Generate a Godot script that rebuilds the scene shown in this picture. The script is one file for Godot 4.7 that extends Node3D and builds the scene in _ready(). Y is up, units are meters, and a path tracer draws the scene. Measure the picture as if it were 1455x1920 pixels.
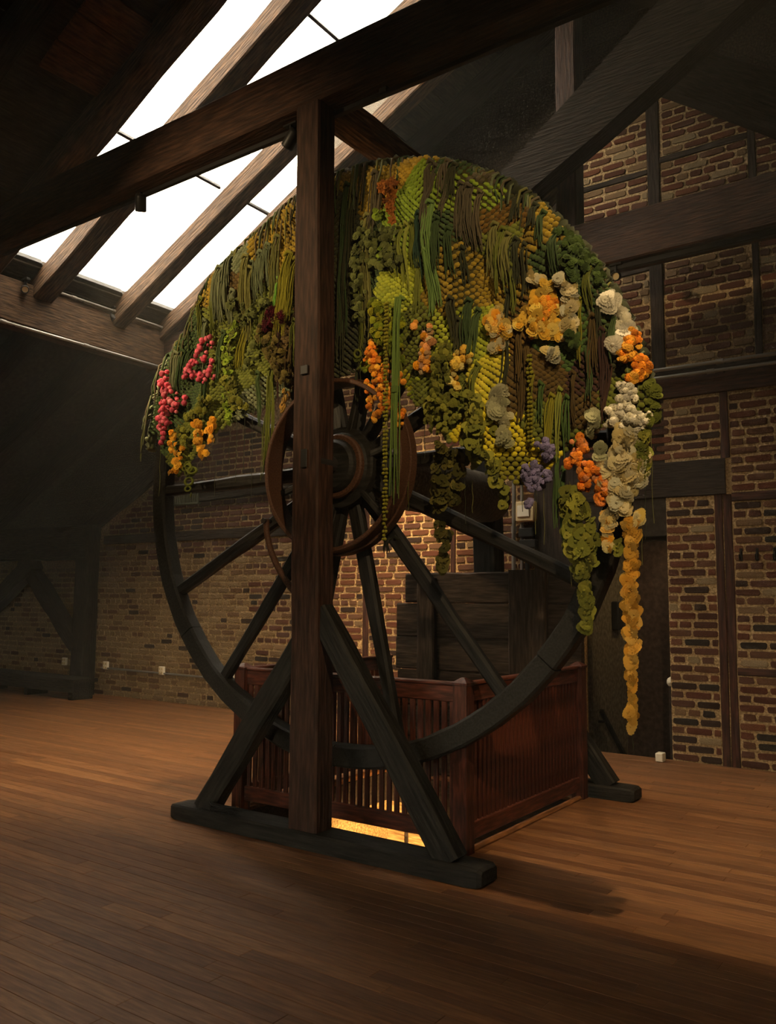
extends Node3D
# Attic with a great hoist wheel dressed with a fibre-art drape. y up, metres, camera at x = z = 0, brick gable wall at z = -8.29.

const WALL_Z := -8.29
const AX := Vector2(-3.44, 2.38)      # wheel axle, in x and y
const PITCH_TAN := 0.5                # roof pitch

var rng := RandomNumberGenerator.new()
var M := {}
var taken := {}

func _ready() -> void:
	rng.seed = 20240611
	# ---- camera
	var cam := Camera3D.new()
	cam.name = "camera"
	cam.fov = 62.96
	cam.near = 0.05
	cam.far = 60.0
	cam.position = Vector3(0, 1.5, 0)
	cam.rotation_degrees = Vector3(6.04, 35.28, 0.459)
	add_child(cam)
	cam.current = true
	# ---- sky and exposure
	var we := WorldEnvironment.new()
	we.name = "world_environment"
	var env := Environment.new()
	var sky := Sky.new()
	var sm := ProceduralSkyMaterial.new()
	sm.sky_top_color = Color(1.0, 0.95, 0.86)
	sm.sky_horizon_color = Color(1.0, 0.94, 0.82)
	sm.ground_bottom_color = Color(0.30, 0.29, 0.27)
	sm.ground_horizon_color = Color(0.6, 0.58, 0.54)
	sm.sky_energy_multiplier = SKY_ENERGY
	sky.sky_material = sm
	env.background_mode = Environment.BG_SKY
	env.sky = sky
	env.ambient_light_source = Environment.AMBIENT_SOURCE_SKY
	env.tonemap_mode = Environment.TONE_MAPPER_LINEAR
	env.tonemap_exposure = EXPOSURE
	env.volumetric_fog_enabled = true
	env.volumetric_fog_density = 0.0
	env.sdfgi_enabled = true
	env.ssao_enabled = true
	env.ssil_enabled = true
	we.environment = env
	add_child(we)
	make_materials()
	build_room()
	build_lamps()
	build_timbers()
	build_stair_opening()
	build_wheel()
	build_drape()
	build_flowers()
	build_details()
	build_haze()

const SKY_ENERGY := 3.6
const EXPOSURE := 1.13
const HANKS := [
	["dgreen",-4.94,3.44,3.12,0.031], ["sage",-5.08,3.42,3.10,0.038], ["dgreen",-5.02,3.43,3.05,0.031], ["olive",-4.79,3.80,3.41,0.018], ["sage",-4.75,3.62,3.20,0.018],
	["sage",-4.61,4.01,3.55,0.052], ["sage",-4.53,3.91,3.57,0.040], ["sage",-4.45,3.79,3.48,0.034], ["khaki",-4.33,4.03,3.43,0.044], ["khaki",-4.28,3.93,3.36,0.033],
	["yolive",-4.35,3.50,3.16,0.044], ["sage",-4.20,4.04,3.65,0.049], ["sage",-4.13,4.08,3.72,0.037], ["khaki",-4.04,4.12,3.64,0.042], ["olive",-4.14,3.66,3.30,0.032],
	["bright",-4.01,3.79,3.53,0.021], ["yolive",-3.93,3.97,3.30,0.051], ["yolive",-3.86,3.91,3.41,0.040], ["plum",-3.96,3.47,2.85,0.020], ["olive",-4.03,3.13,2.52,0.041],
	["olive",-4.08,2.87,2.33,0.026], ["dgreen",-4.15,3.11,2.72,0.021], ["sage",-4.51,4.11,3.73,0.034], ["olive",-4.66,3.85,3.43,0.029], ["dgreen",-4.69,3.23,2.78,0.023],
	["dgreen",-4.56,3.50,3.09,0.023], ["brown",-3.86,3.29,2.93,0.030], ["olive",-3.82,3.44,3.06,0.025], ["dgreen",-3.40,4.33,3.21,0.032], ["dark",-3.35,4.24,3.35,0.032],
	["dark",-3.42,4.03,2.99,0.023], ["taupe",-3.16,4.34,3.89,0.035], ["khaki",-3.21,4.05,3.14,0.040], ["olive",-3.25,3.80,3.04,0.022], ["taupe",-3.13,4.23,3.96,0.022],
	["taupe",-2.70,4.26,3.81,0.032], ["taupe",-2.66,4.22,3.64,0.020], ["taupe",-2.57,4.22,3.96,0.035], ["dark",-2.51,4.17,3.91,0.034], ["taupe",-2.54,4.11,3.80,0.019],
	["bright2",-2.64,3.93,3.25,0.043], ["bright2",-2.67,3.63,3.22,0.023], ["teal",-2.75,3.91,3.49,0.032], ["olive",-2.80,3.87,3.57,0.020], ["lolive",-2.84,3.86,3.39,0.016],
	["lolive",-2.89,3.86,3.45,0.016], ["olive",-2.92,3.87,3.51,0.012], ["olive",-2.77,3.58,3.24,0.020], ["taupe",-2.45,4.02,3.66,0.030], ["taupe",-2.39,3.98,3.55,0.033],
	["taupe",-2.33,3.94,3.57,0.022], ["khaki",-2.24,3.72,3.38,0.039], ["olive",-2.19,3.68,3.26,0.038], ["khaki",-2.15,3.63,3.33,0.031], ["dark",-2.10,3.59,3.28,0.027],
	["dark",-2.04,3.54,3.21,0.020], ["dark",-1.99,3.78,3.58,0.027], ["dark",-2.12,3.95,3.68,0.031], ["dgreen",-1.92,3.70,3.47,0.026], ["dgreen",-1.84,3.56,3.29,0.026],
	["dgreen",-1.74,3.43,3.15,0.028], ["olive",-1.67,3.33,3.07,0.024], ["dark",-2.17,3.30,2.53,0.017], ["brown",-2.08,3.04,2.72,0.017], ["brown",-2.02,2.97,2.57,0.017],
	["yolive",-1.72,3.16,2.74,0.012], ["brown",-1.65,3.05,2.67,0.024], ["plum",-1.60,2.96,2.52,0.024], ["plum",-1.58,2.77,2.43,0.018], ["yolive",-1.90,2.64,2.26,0.022],
	["lolive",-1.85,2.67,2.22,0.016], ["green",-1.95,2.71,2.47,0.016], ["green",-1.81,2.62,2.28,0.016], ["green",-1.87,2.28,1.87,0.016], ["green",-1.84,2.22,1.72,0.012],
	["brown",-1.77,2.75,2.45,0.018], ["dgreen",-2.43,3.30,2.96,0.033], ["dgreen",-2.37,3.23,2.87,0.025], ["dark",-2.52,3.31,3.01,0.030], ["dark",-2.48,3.18,2.89,0.022],
	["brown",-3.02,3.29,2.59,0.013], ["olive",-2.93,3.13,2.85,0.016], ["olive",-2.71,3.23,2.92,0.023], ["olive",-2.32,2.86,2.64,0.018], ["olive",-2.12,3.43,3.12,0.017],
	["brown",-2.06,2.82,2.48,0.017], ["yolive",-2.00,2.78,2.38,0.013], ["dgreen",-2.58,3.81,3.47,0.027], ["dgreen",-2.50,3.72,3.42,0.030], ["dark",-2.44,3.61,3.38,0.022],
	["dgreen",-1.54,3.12,2.77,0.018], ["dark",-1.61,3.14,2.87,0.018], ["dgreen",-1.68,2.91,2.56,0.015], ["dark",-3.29,3.05,2.76,0.013], ["olive",-3.16,2.96,2.68,0.009],
]
const THREADS := [
	[-4.34,2.89,2.33], [-4.26,2.94,2.42], [-4.18,2.93,2.22], [-4.41,2.75,2.43], [-4.55,2.52,2.25], [-4.09,2.71,2.33], [-3.04,2.66,2.45], [-3.22,3.00,2.82],
	[-1.99,2.32,1.87], [-2.07,2.30,2.00], [-2.39,2.20,2.01], [-2.44,2.20,1.95], [-1.38,2.20,1.82], [-1.34,2.50,1.90], [-1.47,0.88,0.76], [-1.79,2.15,1.58],
	[-1.94,2.17,1.81], [-1.40,1.99,1.69], [-2.54,2.12,2.02], [-2.72,2.62,2.36], [-2.84,2.23,2.04], [-5.17,2.75,2.29],
]
const NET_COLOURS := [
	["ochre",-3.20,4.35], ["gold",-2.94,4.32], ["dgreen",-2.50,4.15], ["taupe",-2.35,4.05], ["dark",-2.14,3.90], ["lime",-2.77,4.05],
	["lime",-2.85,3.97], ["lime",-2.54,3.95], ["lime",-2.35,3.99], ["ylime",-3.06,3.52], ["ylime",-2.89,3.41], ["olive",-2.77,3.18],
	["dgreen",-2.54,3.74], ["ochre",-2.46,3.46], ["ochre",-2.18,3.31], ["rust",-2.21,3.76], ["ochre",-1.97,3.60], ["olive",-2.24,3.64],
	["dgreen",-1.84,3.44], ["dgreen",-1.69,3.16], ["green",-1.81,3.00], ["brown",-2.01,2.79], ["gold2",-2.27,2.86], ["yellow",-2.15,2.53],
	["yellow",-2.02,2.33], ["yolive",-2.05,2.18], ["ylime",-2.61,3.08], ["plum",-1.69,2.74], ["brown",-1.76,2.57], ["dark",-1.45,2.88],
	["ochre",-3.91,4.17], ["ochre",-4.12,4.15], ["sage",-4.39,4.05], ["brown",-4.44,3.85], ["ochre",-4.66,3.78], ["olive",-4.68,3.59],
	["dgreen",-4.88,3.44], ["olive",-4.35,3.15], ["olive",-4.63,2.99], ["olive",-4.10,3.50], ["sage",-4.24,2.89], ["brown",-3.94,3.28],
	["dark",-3.42,4.05], ["dark",-3.36,3.36], ["moss",-3.01,3.15], ["dgreen",-3.15,3.75], ["ylime",-2.39,3.11], ["olive",-2.50,2.80],
	["olive",-1.55,2.54], ["dgreen",-5.06,3.26], ["rust",-2.11,3.06], ["olive",-1.92,2.47],
]

# ------------------------------------------------------------------ helpers
func numbered(n: String) -> String:
	if not taken.has(n):
		taken[n] = 0
		return n
	taken[n] += 1
	return "%s_%03d" % [n, taken[n]]

func tag(o: Node, label: String, category: String, group := "") -> void:
	o.set_meta("label", label)
	o.set_meta("category", category)
	if group != "":
		o.set_meta("group", group)

func thing(called: String, label: String, category: String, at := Vector3.ZERO, group := "") -> Node3D:
	var o := Node3D.new()
	o.name = numbered(called)
	o.position = at
	add_child(o)
	tag(o, label, category, group if group != "" else GROUPS.get(called, ""))
	return o

const GROUPS := {"spotlight": "spotlights on the beams", "track_rail": "lighting tracks under the tie beams", "conduit": "steel conduits", "outlet": "outlets on the old brick wall", "coat_hook": "coat hooks on the brick", "pink_flower_cluster": "coral pink flower clusters", "gold_flower_cluster": "golden flower clusters on the lower left", "orange_flower_cluster": "orange flower clusters", "yellow_flower_cluster": "small yellow flower clusters", "white_flower_cluster": "white flower clusters on the right rim", "sage_flower_cluster": "sage flower clusters", "lavender_flower_cluster": "lavender flower clusters", "green_petal_garland": "lime petal garlands", "ring_garland": "yarn ring garlands", "green_disc_garland": "olive green disc garlands", "dark_disc_garland": "dark olive disc garlands", "moss_ruffle": "moss ruffles sewn to the drape", "beaded_cord": "beaded cords", "wheel_frame": "braced frames that carry the wheel", "rafter": "roof rafters", "lean_to_rafter": "lower rafter halves on the left", "tie_beam": "tie beams", "timber_strut": "roof struts", "lean_to_brace": "braces on the far left", "floor_edging": "floor edging strips", "daylight_slit_plate": "pale plates standing in for roof slits"}

func mi(called: String, mesh: Mesh, mat: Material, parent: Node3D = null, xf := Transform3D()) -> MeshInstance3D:
	var o := MeshInstance3D.new()
	o.name = called if parent else numbered(called)
	o.mesh = mesh
	o.material_override = mat
	o.transform = xf
	o.cast_shadow = GeometryInstance3D.SHADOW_CASTING_SETTING_ON
	if parent:
		parent.add_child(o, true)
	else:
		add_child(o)
	return o

func struct(called: String, mesh: Mesh, mat: Material, xf := Transform3D()) -> MeshInstance3D:
	var o := mi(called, mesh, mat, null, xf)
	o.set_meta("kind", "structure")
	return o

func new_st() -> SurfaceTool:
	var st := SurfaceTool.new()
	st.begin(Mesh.PRIMITIVE_TRIANGLES)
	return st

func done(st: SurfaceTool) -> ArrayMesh:
	st.generate_normals()
	return st.commit()

func tri(st: SurfaceTool, a: Vector3, b: Vector3, c: Vector3) -> void:
	st.add_vertex(a)
	st.add_vertex(b)
	st.add_vertex(c)

# rings go right-handed about the way they advance
func loft(st: SurfaceTool, rings: Array, caps := true, smooth := true, close := false) -> void:
	st.set_smooth_group(0 if smooth else -1)
	var n: int = rings[0].size()
	var last := rings.size() if close else rings.size() - 1
	for i in last:
		var r: PackedVector3Array = rings[i]
		var q: PackedVector3Array = rings[(i + 1) % rings.size()]
		for j in n:
			var k := (j + 1) % n
			tri(st, r[j], q[k], r[k])
			tri(st, r[j], q[j], q[k])
	if caps and not close:
		st.set_smooth_group(-1)
		var a: PackedVector3Array = rings[0]
		var z: PackedVector3Array = rings[rings.size() - 1]
		for j in range(1, n - 1):
			tri(st, a[0], a[j], a[j + 1])
			tri(st, z[0], z[j + 1], z[j])

func tube(st: SurfaceTool, pts: PackedVector3Array, radii: PackedFloat32Array, sides := 6, caps := true) -> void:
	var rings := []
	var u := Vector3.UP
	for i in pts.size():
		var t := (pts[mini(i + 1, pts.size() - 1)] - pts[maxi(i - 1, 0)]).normalized()
		if i == 0:
			u = t.cross(Vector3(0.31, 0.22, 0.92)).normalized()
			if u.length() < 0.1:
				u = t.cross(Vector3.RIGHT).normalized()
		u = (u - t * u.dot(t)).normalized()
		var v := t.cross(u)
		var ring := PackedVector3Array()
		for j in sides:
			var a := TAU * j / sides
			ring.append(pts[i] + (u * cos(a) + v * sin(a)) * radii[mini(i, radii.size() - 1)])
		rings.append(ring)
	loft(st, rings, caps, true)

# a squared timber along x from 0 to len, chamfered, a little uneven
func timber_mesh(len: float, h: float, d: float, rough := 0.006, ch := 0.012, segs := 6, sides_h := 0.0) -> ArrayMesh:
	var st := new_st()
	var rings := []
	for i in segs + 1:
		var x := len * i / segs
		var k := 1.0 if i > 0 and i < segs else 1.0
		var hh := h * 0.5 + rng.randf_range(-rough, rough) * k + sides_h * i / segs
		var dd := d * 0.5 + rng.randf_range(-rough, rough) * k
		var oy := rng.randf_range(-rough, rough) * 0.6
		var oz := rng.randf_range(-rough, rough) * 0.6
		var ring := PackedVector3Array()
		for c in [[dd, -hh + ch], [dd, hh - ch], [dd - ch, hh], [-dd + ch, hh], [-dd, hh - ch], [-dd, -hh + ch], [-dd + ch, -hh], [dd - ch, -hh]]:
			ring.append(Vector3(x, c[1] + oy, c[0] + oz))
		ring.reverse()   # y towards z is right-handed about x
		rings.append(ring)
	loft(st, rings, true, false)
	return done(st)

func box_mesh(s: Vector3, ch := 0.004) -> ArrayMesh:
	var st := new_st()
	var rings := []
	var hx := s.x * 0.5
	for e in [[-hx, ch], [-hx + ch, 0.0], [hx - ch, 0.0], [hx, ch]]:
		var hh: float = s.y * 0.5 - e[1]
		var dd: float = s.z * 0.5 - e[1]
		var c: float = maxf(ch - e[1], 0.0005)
		rings.append(PackedVector3Array([Vector3(e[0], hh, -dd + c), Vector3(e[0], hh, dd - c), Vector3(e[0], hh - c, dd), Vector3(e[0], -hh + c, dd), Vector3(e[0], -hh, dd - c), Vector3(e[0], -hh, -dd + c), Vector3(e[0], -hh + c, -dd), Vector3(e[0], hh - c, -dd)]))
	loft(st, rings, true, false)
	return done(st)

func slab(a: Vector3, b: Vector3) -> BoxMesh:
	var m := BoxMesh.new()
	m.size = (b - a).abs()
	return m

func mid(a: Vector3, b: Vector3) -> Transform3D:
	return Transform3D(Basis(), (a + b) * 0.5)

# a frame whose x runs from a to b, with z kept as near as can be to the given side
func along(a: Vector3, b: Vector3, side := Vector3(0, 0, 1)) -> Transform3D:
	var x := (b - a).normalized()
	var z := (side - x * side.dot(x)).normalized()
	return Transform3D(Basis(x, z.cross(x), z), a)

func timber(called: String, label: String, category: String, a: Vector3, b: Vector3, h: float, d: float, mat: Material, side := Vector3(0, 0, 1), rough := 0.008, group := "") -> MeshInstance3D:
	var o := mi(called, timber_mesh(a.distance_to(b), h, d, rough, 0.014, 8), mat, null, along(a, b, side))
	tag(o, label, category, group if group != "" else GROUPS.get(called, ""))
	return o

func noise_texture(freq: float, lo: Color, hi: Color, size := 512, octaves := 4, kind := FastNoiseLite.TYPE_SIMPLEX_SMOOTH, sd := 1) -> NoiseTexture2D:
	var n := FastNoiseLite.new()
	n.noise_type = kind
	n.frequency = freq
	n.fractal_octaves = octaves
	n.seed = sd
	var t := NoiseTexture2D.new()
	t.width = size
	t.height = size
	t.seamless = true
	t.noise = n
	var g := Gradient.new()
	g.set_color(0, lo)
	g.set_color(1, hi)
	t.color_ramp = g
	return t

func mat(c: Color, rough := 0.8, tex: Texture2D = null, scale := Vector3.ONE, bump: Texture2D = null, bump_cm := 0.4, in_world := false, offset := Vector3.ZERO) -> StandardMaterial3D:
	var m := StandardMaterial3D.new()
	m.albedo_color = c
	m.roughness = rough
	m.metallic_specular = 0.3
	if tex:
		m.albedo_texture = tex
	if bump:
		m.heightmap_enabled = true
		m.heightmap_texture = bump
		m.heightmap_scale = bump_cm
	m.uv1_triplanar = true
	m.uv1_world_triplanar = in_world
	m.uv1_scale = scale
	m.uv1_offset = offset
	return m

func lin(r: float, g: float, b: float) -> Color:
	return Color(r / 255.0, g / 255.0, b / 255.0)

func make_materials() -> void:
	var grain := noise_texture(0.018, Color(0.42, 0.42, 0.42), Color(1, 1, 1), 512, 5)
	var grain_b := noise_texture(0.03, Color(0.35, 0.35, 0.35), Color(1, 1, 1), 512, 5, FastNoiseLite.TYPE_PERLIN, 7)
	var speck := noise_texture(0.05, Color(0.55, 0.53, 0.5), Color(1, 1, 1), 512, 5, FastNoiseLite.TYPE_SIMPLEX_SMOOTH, 11)
	var bump := noise_texture(0.04, Color.BLACK, Color.WHITE, 512, 5, FastNoiseLite.TYPE_SIMPLEX_SMOOTH, 17)
	var grain_scale := Vector3(0.35, 3.2, 3.2)
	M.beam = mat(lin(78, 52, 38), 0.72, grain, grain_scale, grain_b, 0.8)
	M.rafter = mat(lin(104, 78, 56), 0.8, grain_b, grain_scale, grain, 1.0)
	M.binder = mat(lin(150, 112, 74), 0.85, grain_b, grain_scale, grain, 1.0)  # paler than the other timbers: daylight put into the colour
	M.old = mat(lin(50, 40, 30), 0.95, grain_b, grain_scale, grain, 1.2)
	M.post = mat(lin(74, 50, 38), 0.7, grain, grain_scale, grain_b, 0.6)
	M.frame = mat(lin(46, 43, 37), 0.65, grain, grain_scale, grain_b, 0.6)
	M.wheel = mat(lin(46, 43, 38), 0.6, grain, grain_scale, grain_b, 0.4)
	M.rim = mat(lin(48, 46, 41), 0.62, speck, Vector3(2, 2, 2), grain_b, 0.4)
	M.rust = mat(lin(98, 68, 50), 0.6, speck, Vector3(3, 3, 3), bump, 0.2)
	M.axle = mat(lin(120, 110, 95), 0.6, grain, grain_scale, grain_b, 0.4)
	M.crib = mat(lin(76, 62, 50), 0.85, grain, grain_scale, grain_b, 0.5)
	M.red_trim = mat(lin(86, 52, 40), 0.7, grain, grain_scale, grain_b, 0.5)
	M.dark_trim = mat(lin(62, 50, 42), 0.8, grain, grain_scale, grain_b, 0.8)
	M.rail = mat(lin(108, 58, 40), 0.45, grain, Vector3(0.5, 4, 4), grain_b, 0.1)
	M.rail_upright = mat(lin(104, 56, 39), 0.45, grain, Vector3(4, 0.5, 4), grain_b, 0.1)
	M.pale = mat(lin(212, 172, 118), 0.5, grain, Vector3(0.5, 4, 4))
	M.edging = mat(lin(158, 104, 62), 0.55, grain, Vector3(0.5, 4, 4))
	M.sheath = mat(lin(70, 58, 46), 0.9, grain_b, Vector3(3, 3, 0.4), grain, 1.0, true)
	M.patch = mat(lin(122, 82, 56), 0.9, grain_b, Vector3(3, 3, 0.4), grain, 1.0, true)  # sheathing with warm light put into its colour
	M.mortar = mat(lin(206, 178, 134), 0.95, speck, Vector3(1.3, 1.3, 1.3), bump, 0.8, true)
	M.mortar_warm = mat(lin(222, 184, 128), 0.95, speck, Vector3(1.3, 1.3, 1.3), bump, 0.8, true)
	M.mortar_old = mat(lin(172, 146, 106), 0.95, speck, Vector3(0.8, 0.8, 0.8), bump, 1.0, true)
	M.plaster = mat(lin(110, 100, 80), 0.9, speck, Vector3(0.6, 0.6, 0.6), null, 0.0, true)
	M.plum = mat(lin(74, 58, 50), 0.8, speck, Vector3(0.5, 0.5, 0.5), null, 0.0, true)
	M.dark_wall = mat(lin(60, 52, 44), 0.95, speck, Vector3(0.5, 0.5, 0.5), null, 0.0, true)
	M.brick = []
	for c in [[122, 74, 54], [110, 66, 50], [132, 84, 60], [100, 62, 48], [116, 80, 60], [92, 60, 48], [128, 92, 68], [72, 54, 46], [62, 54, 48], [170, 150, 116], [150, 122, 90], [108, 72, 58]]:
		M.brick.append(mat(lin(c[0], c[1], c[2]), 0.92, speck, Vector3(5, 5, 5), bump, 0.5, true))
	M.wash = []
	for c in [[158, 134, 98], [146, 122, 88], [132, 108, 78], [120, 92, 66], [150, 126, 92], [92, 66, 50], [66, 52, 42]]:
		M.wash.append(mat(lin(c[0], c[1], c[2]), 0.95, speck, Vector3(2.5, 2.5, 2.5), bump, 0.7, true))
	var boards := noise_texture(0.02, Color(0.70, 0.68, 0.66), Color(1, 1, 1), 512, 5, FastNoiseLite.TYPE_SIMPLEX_SMOOTH, 23)
	M.floor = []
	for i in 8:
		var c = [[134, 91, 56], [122, 82, 51], [140, 96, 60], [114, 75, 46], [130, 90, 58], [118, 80, 51], [145, 101, 63], [126, 86, 53]][i]
		M.floor.append(mat(lin(c[0], c[1], c[2]), 0.48, boards, Vector3(0.35, 3.0, 4.0), null, 0.0, true, Vector3(i * 0.37, i * 0.11, i * 0.23)))
	M.glass = StandardMaterial3D.new()
	M.glass.transparency = BaseMaterial3D.TRANSPARENCY_ALPHA
	M.glass.albedo_color = Color(0.96, 0.98, 0.95, 0.08)
	M.glass.roughness = 0.05
	M.iron = mat(lin(40, 38, 36), 0.5)
	M.black = mat(lin(26, 25, 24), 0.45)
	M.steel = mat(lin(150, 146, 138), 0.38)
	M.steel.metallic = 0.7
	M.white = mat(lin(214, 204, 182), 0.5)
	M.ivory = mat(lin(190, 170, 128), 0.5)
	M.green_metal = mat(lin(88, 92, 74), 0.6)
	M.net = StandardMaterial3D.new()
	M.net.vertex_color_use_as_albedo = true
	M.net.roughness = 0.95
	M.net.metallic_specular = 0.2
	M.net.rim_enabled = true
	M.net.rim = 0.3
	M.backing = mat(lin(86, 80, 42), 0.97, speck, Vector3(6, 6, 6))

# ------------------------------------------------------------------ the room
func brick_meshes(len: float) -> Array:
	var out := []
	for v in 3:
		var st := new_st()
		var hx := len * 0.5
		var hy := 0.0295
		var back := PackedVector3Array()
		var front := PackedVector3Array()
		var face := PackedVector3Array()
		for c in [[-1, -0.55], [-0.9, -0.97], [0, -1.03], [0.9, -0.97], [1, -0.55], [1, 0.55], [0.9, 0.97], [0, 1.0], [-0.9, 0.97], [-1, 0.55]]:
			var x: float = c[0] * hx + rng.randf_range(-0.004, 0.004)
			var y: float = c[1] * hy + rng.randf_range(-0.003, 0.003)
			back.append(Vector3(x, y, -0.03))
			front.append(Vector3(x, y, 0.002))
			face.append(Vector3(x * 0.955, y * 0.92, 0.0075 + rng.randf_range(-0.0015, 0.0015)))
		loft(st, [back, front, face], false, false)
		var mid_point := Vector3(0, 0, 0.008)
		st.set_smooth_group(-1)
		for j in 10:
			tri(st, mid_point, face[(j + 1) % 10], face[j])
		out.append(done(st))
	return out

# lays courses over a rectangle; keep(x, y) says where bricks go, pick(x, y) which material
func lay(list: Array, x0: float, x1: float, y0: float, y1: float, pick, keep = null, pitch := 0.0835) -> void:
	var rows := int(round((y1 - y0) / pitch))
	pitch = (y1 - y0) / rows
	for r in rows:
		var y := y0 + pitch * (r + 0.5)
		var x := x0 + (0.0 if r % 2 == 0 else -0.125) + rng.randf_range(-0.03, 0.03)
		var headers := r % 6 == 5
		while x < x1 - 0.04:
			var len := 0.11 if headers or rng.randf() < 0.07 else 0.232
			var a := maxf(x, x0 + 0.004)
			var b := minf(x + len, x1 - 0.004)
			x += len + 0.023
			if b - a < 0.045:
				continue
			var c := Vector2((a + b) * 0.5, y)
			if keep != null and not keep.call(c.x, c.y):
				continue
			list.append([c, b - a, pick.call(c.x, c.y)])

func place_bricks(wall: Node3D, list: Array, z: float) -> void:
	var long := brick_meshes(0.232)
	var short := brick_meshes(0.11)
	list.sort_custom(func(p, q): return Vector3(p[0].x, p[0].y - 1.5, z).length() < Vector3(q[0].x, q[0].y - 1.5, z).length())
	var rest := {}
	for i in list.size():
		var e = list[i]
		var m: ArrayMesh = (long if e[1] > 0.16 else short)[rng.randi() % 3]
		var b := Basis.from_scale(Vector3(e[1] / (0.232 if e[1] > 0.16 else 0.11), 1.0, 1.0)) * Basis(Vector3(0, 0, 1), 0.0)
		b = Basis(Vector3(0, 0, 1), rng.randf_range(-0.008, 0.008)) * b
		var xf := Transform3D(b, Vector3(e[0].x, e[0].y, z - 0.002 + rng.randf_range(-0.003, 0.002)))
		if i < 300:
			mi("brick", m, e[2], wall, wall.transform.affine_inverse() * xf)
		else:
			if not rest.has(e[2]):
				rest[e[2]] = new_st()
			rest[e[2]].append_from(m, 0, wall.transform.affine_inverse() * xf)
	if rest.size():
		var am := ArrayMesh.new()
		for k in rest:
			rest[k].commit(am)
			am.surface_set_material(am.get_surface_count() - 1, k)
		var o := mi("brickwork", am, null, wall)
		o.set_meta("kind", "stuff")

func wall_slab(called: String, a: Vector3, b: Vector3, m: Material) -> MeshInstance3D:
	return struct(called, slab(a, b), m, mid(a, b))

func trim(a: Vector3, b: Vector3, m: Material) -> void:   # wall framing flush with the brick face, given by two opposite corners
	var s := (b - a).abs()
	var c := (a + b) * 0.5
	var o: MeshInstance3D
	if s.x > s.y:
		o = mi("trim_%d" % (trim_n + 1), timber_mesh(s.x, s.y, s.z, 0.004, 0.006, 6), m, null, Transform3D(Basis(), Vector3(minf(a.x, b.x), c.y, c.z)))
	else:
		o = mi("trim_%d" % (trim_n + 1), timber_mesh(s.y, s.x, s.z, 0.004, 0.006, 6), m, null, Transform3D(Basis(Vector3(0, 1, 0), Vector3(-1, 0, 0), Vector3(0, 0, 1)), Vector3(c.x, minf(a.y, b.y), c.z)))
	o.set_meta("kind", "structure")
	trim_n += 1

var trim_n := 0

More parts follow.
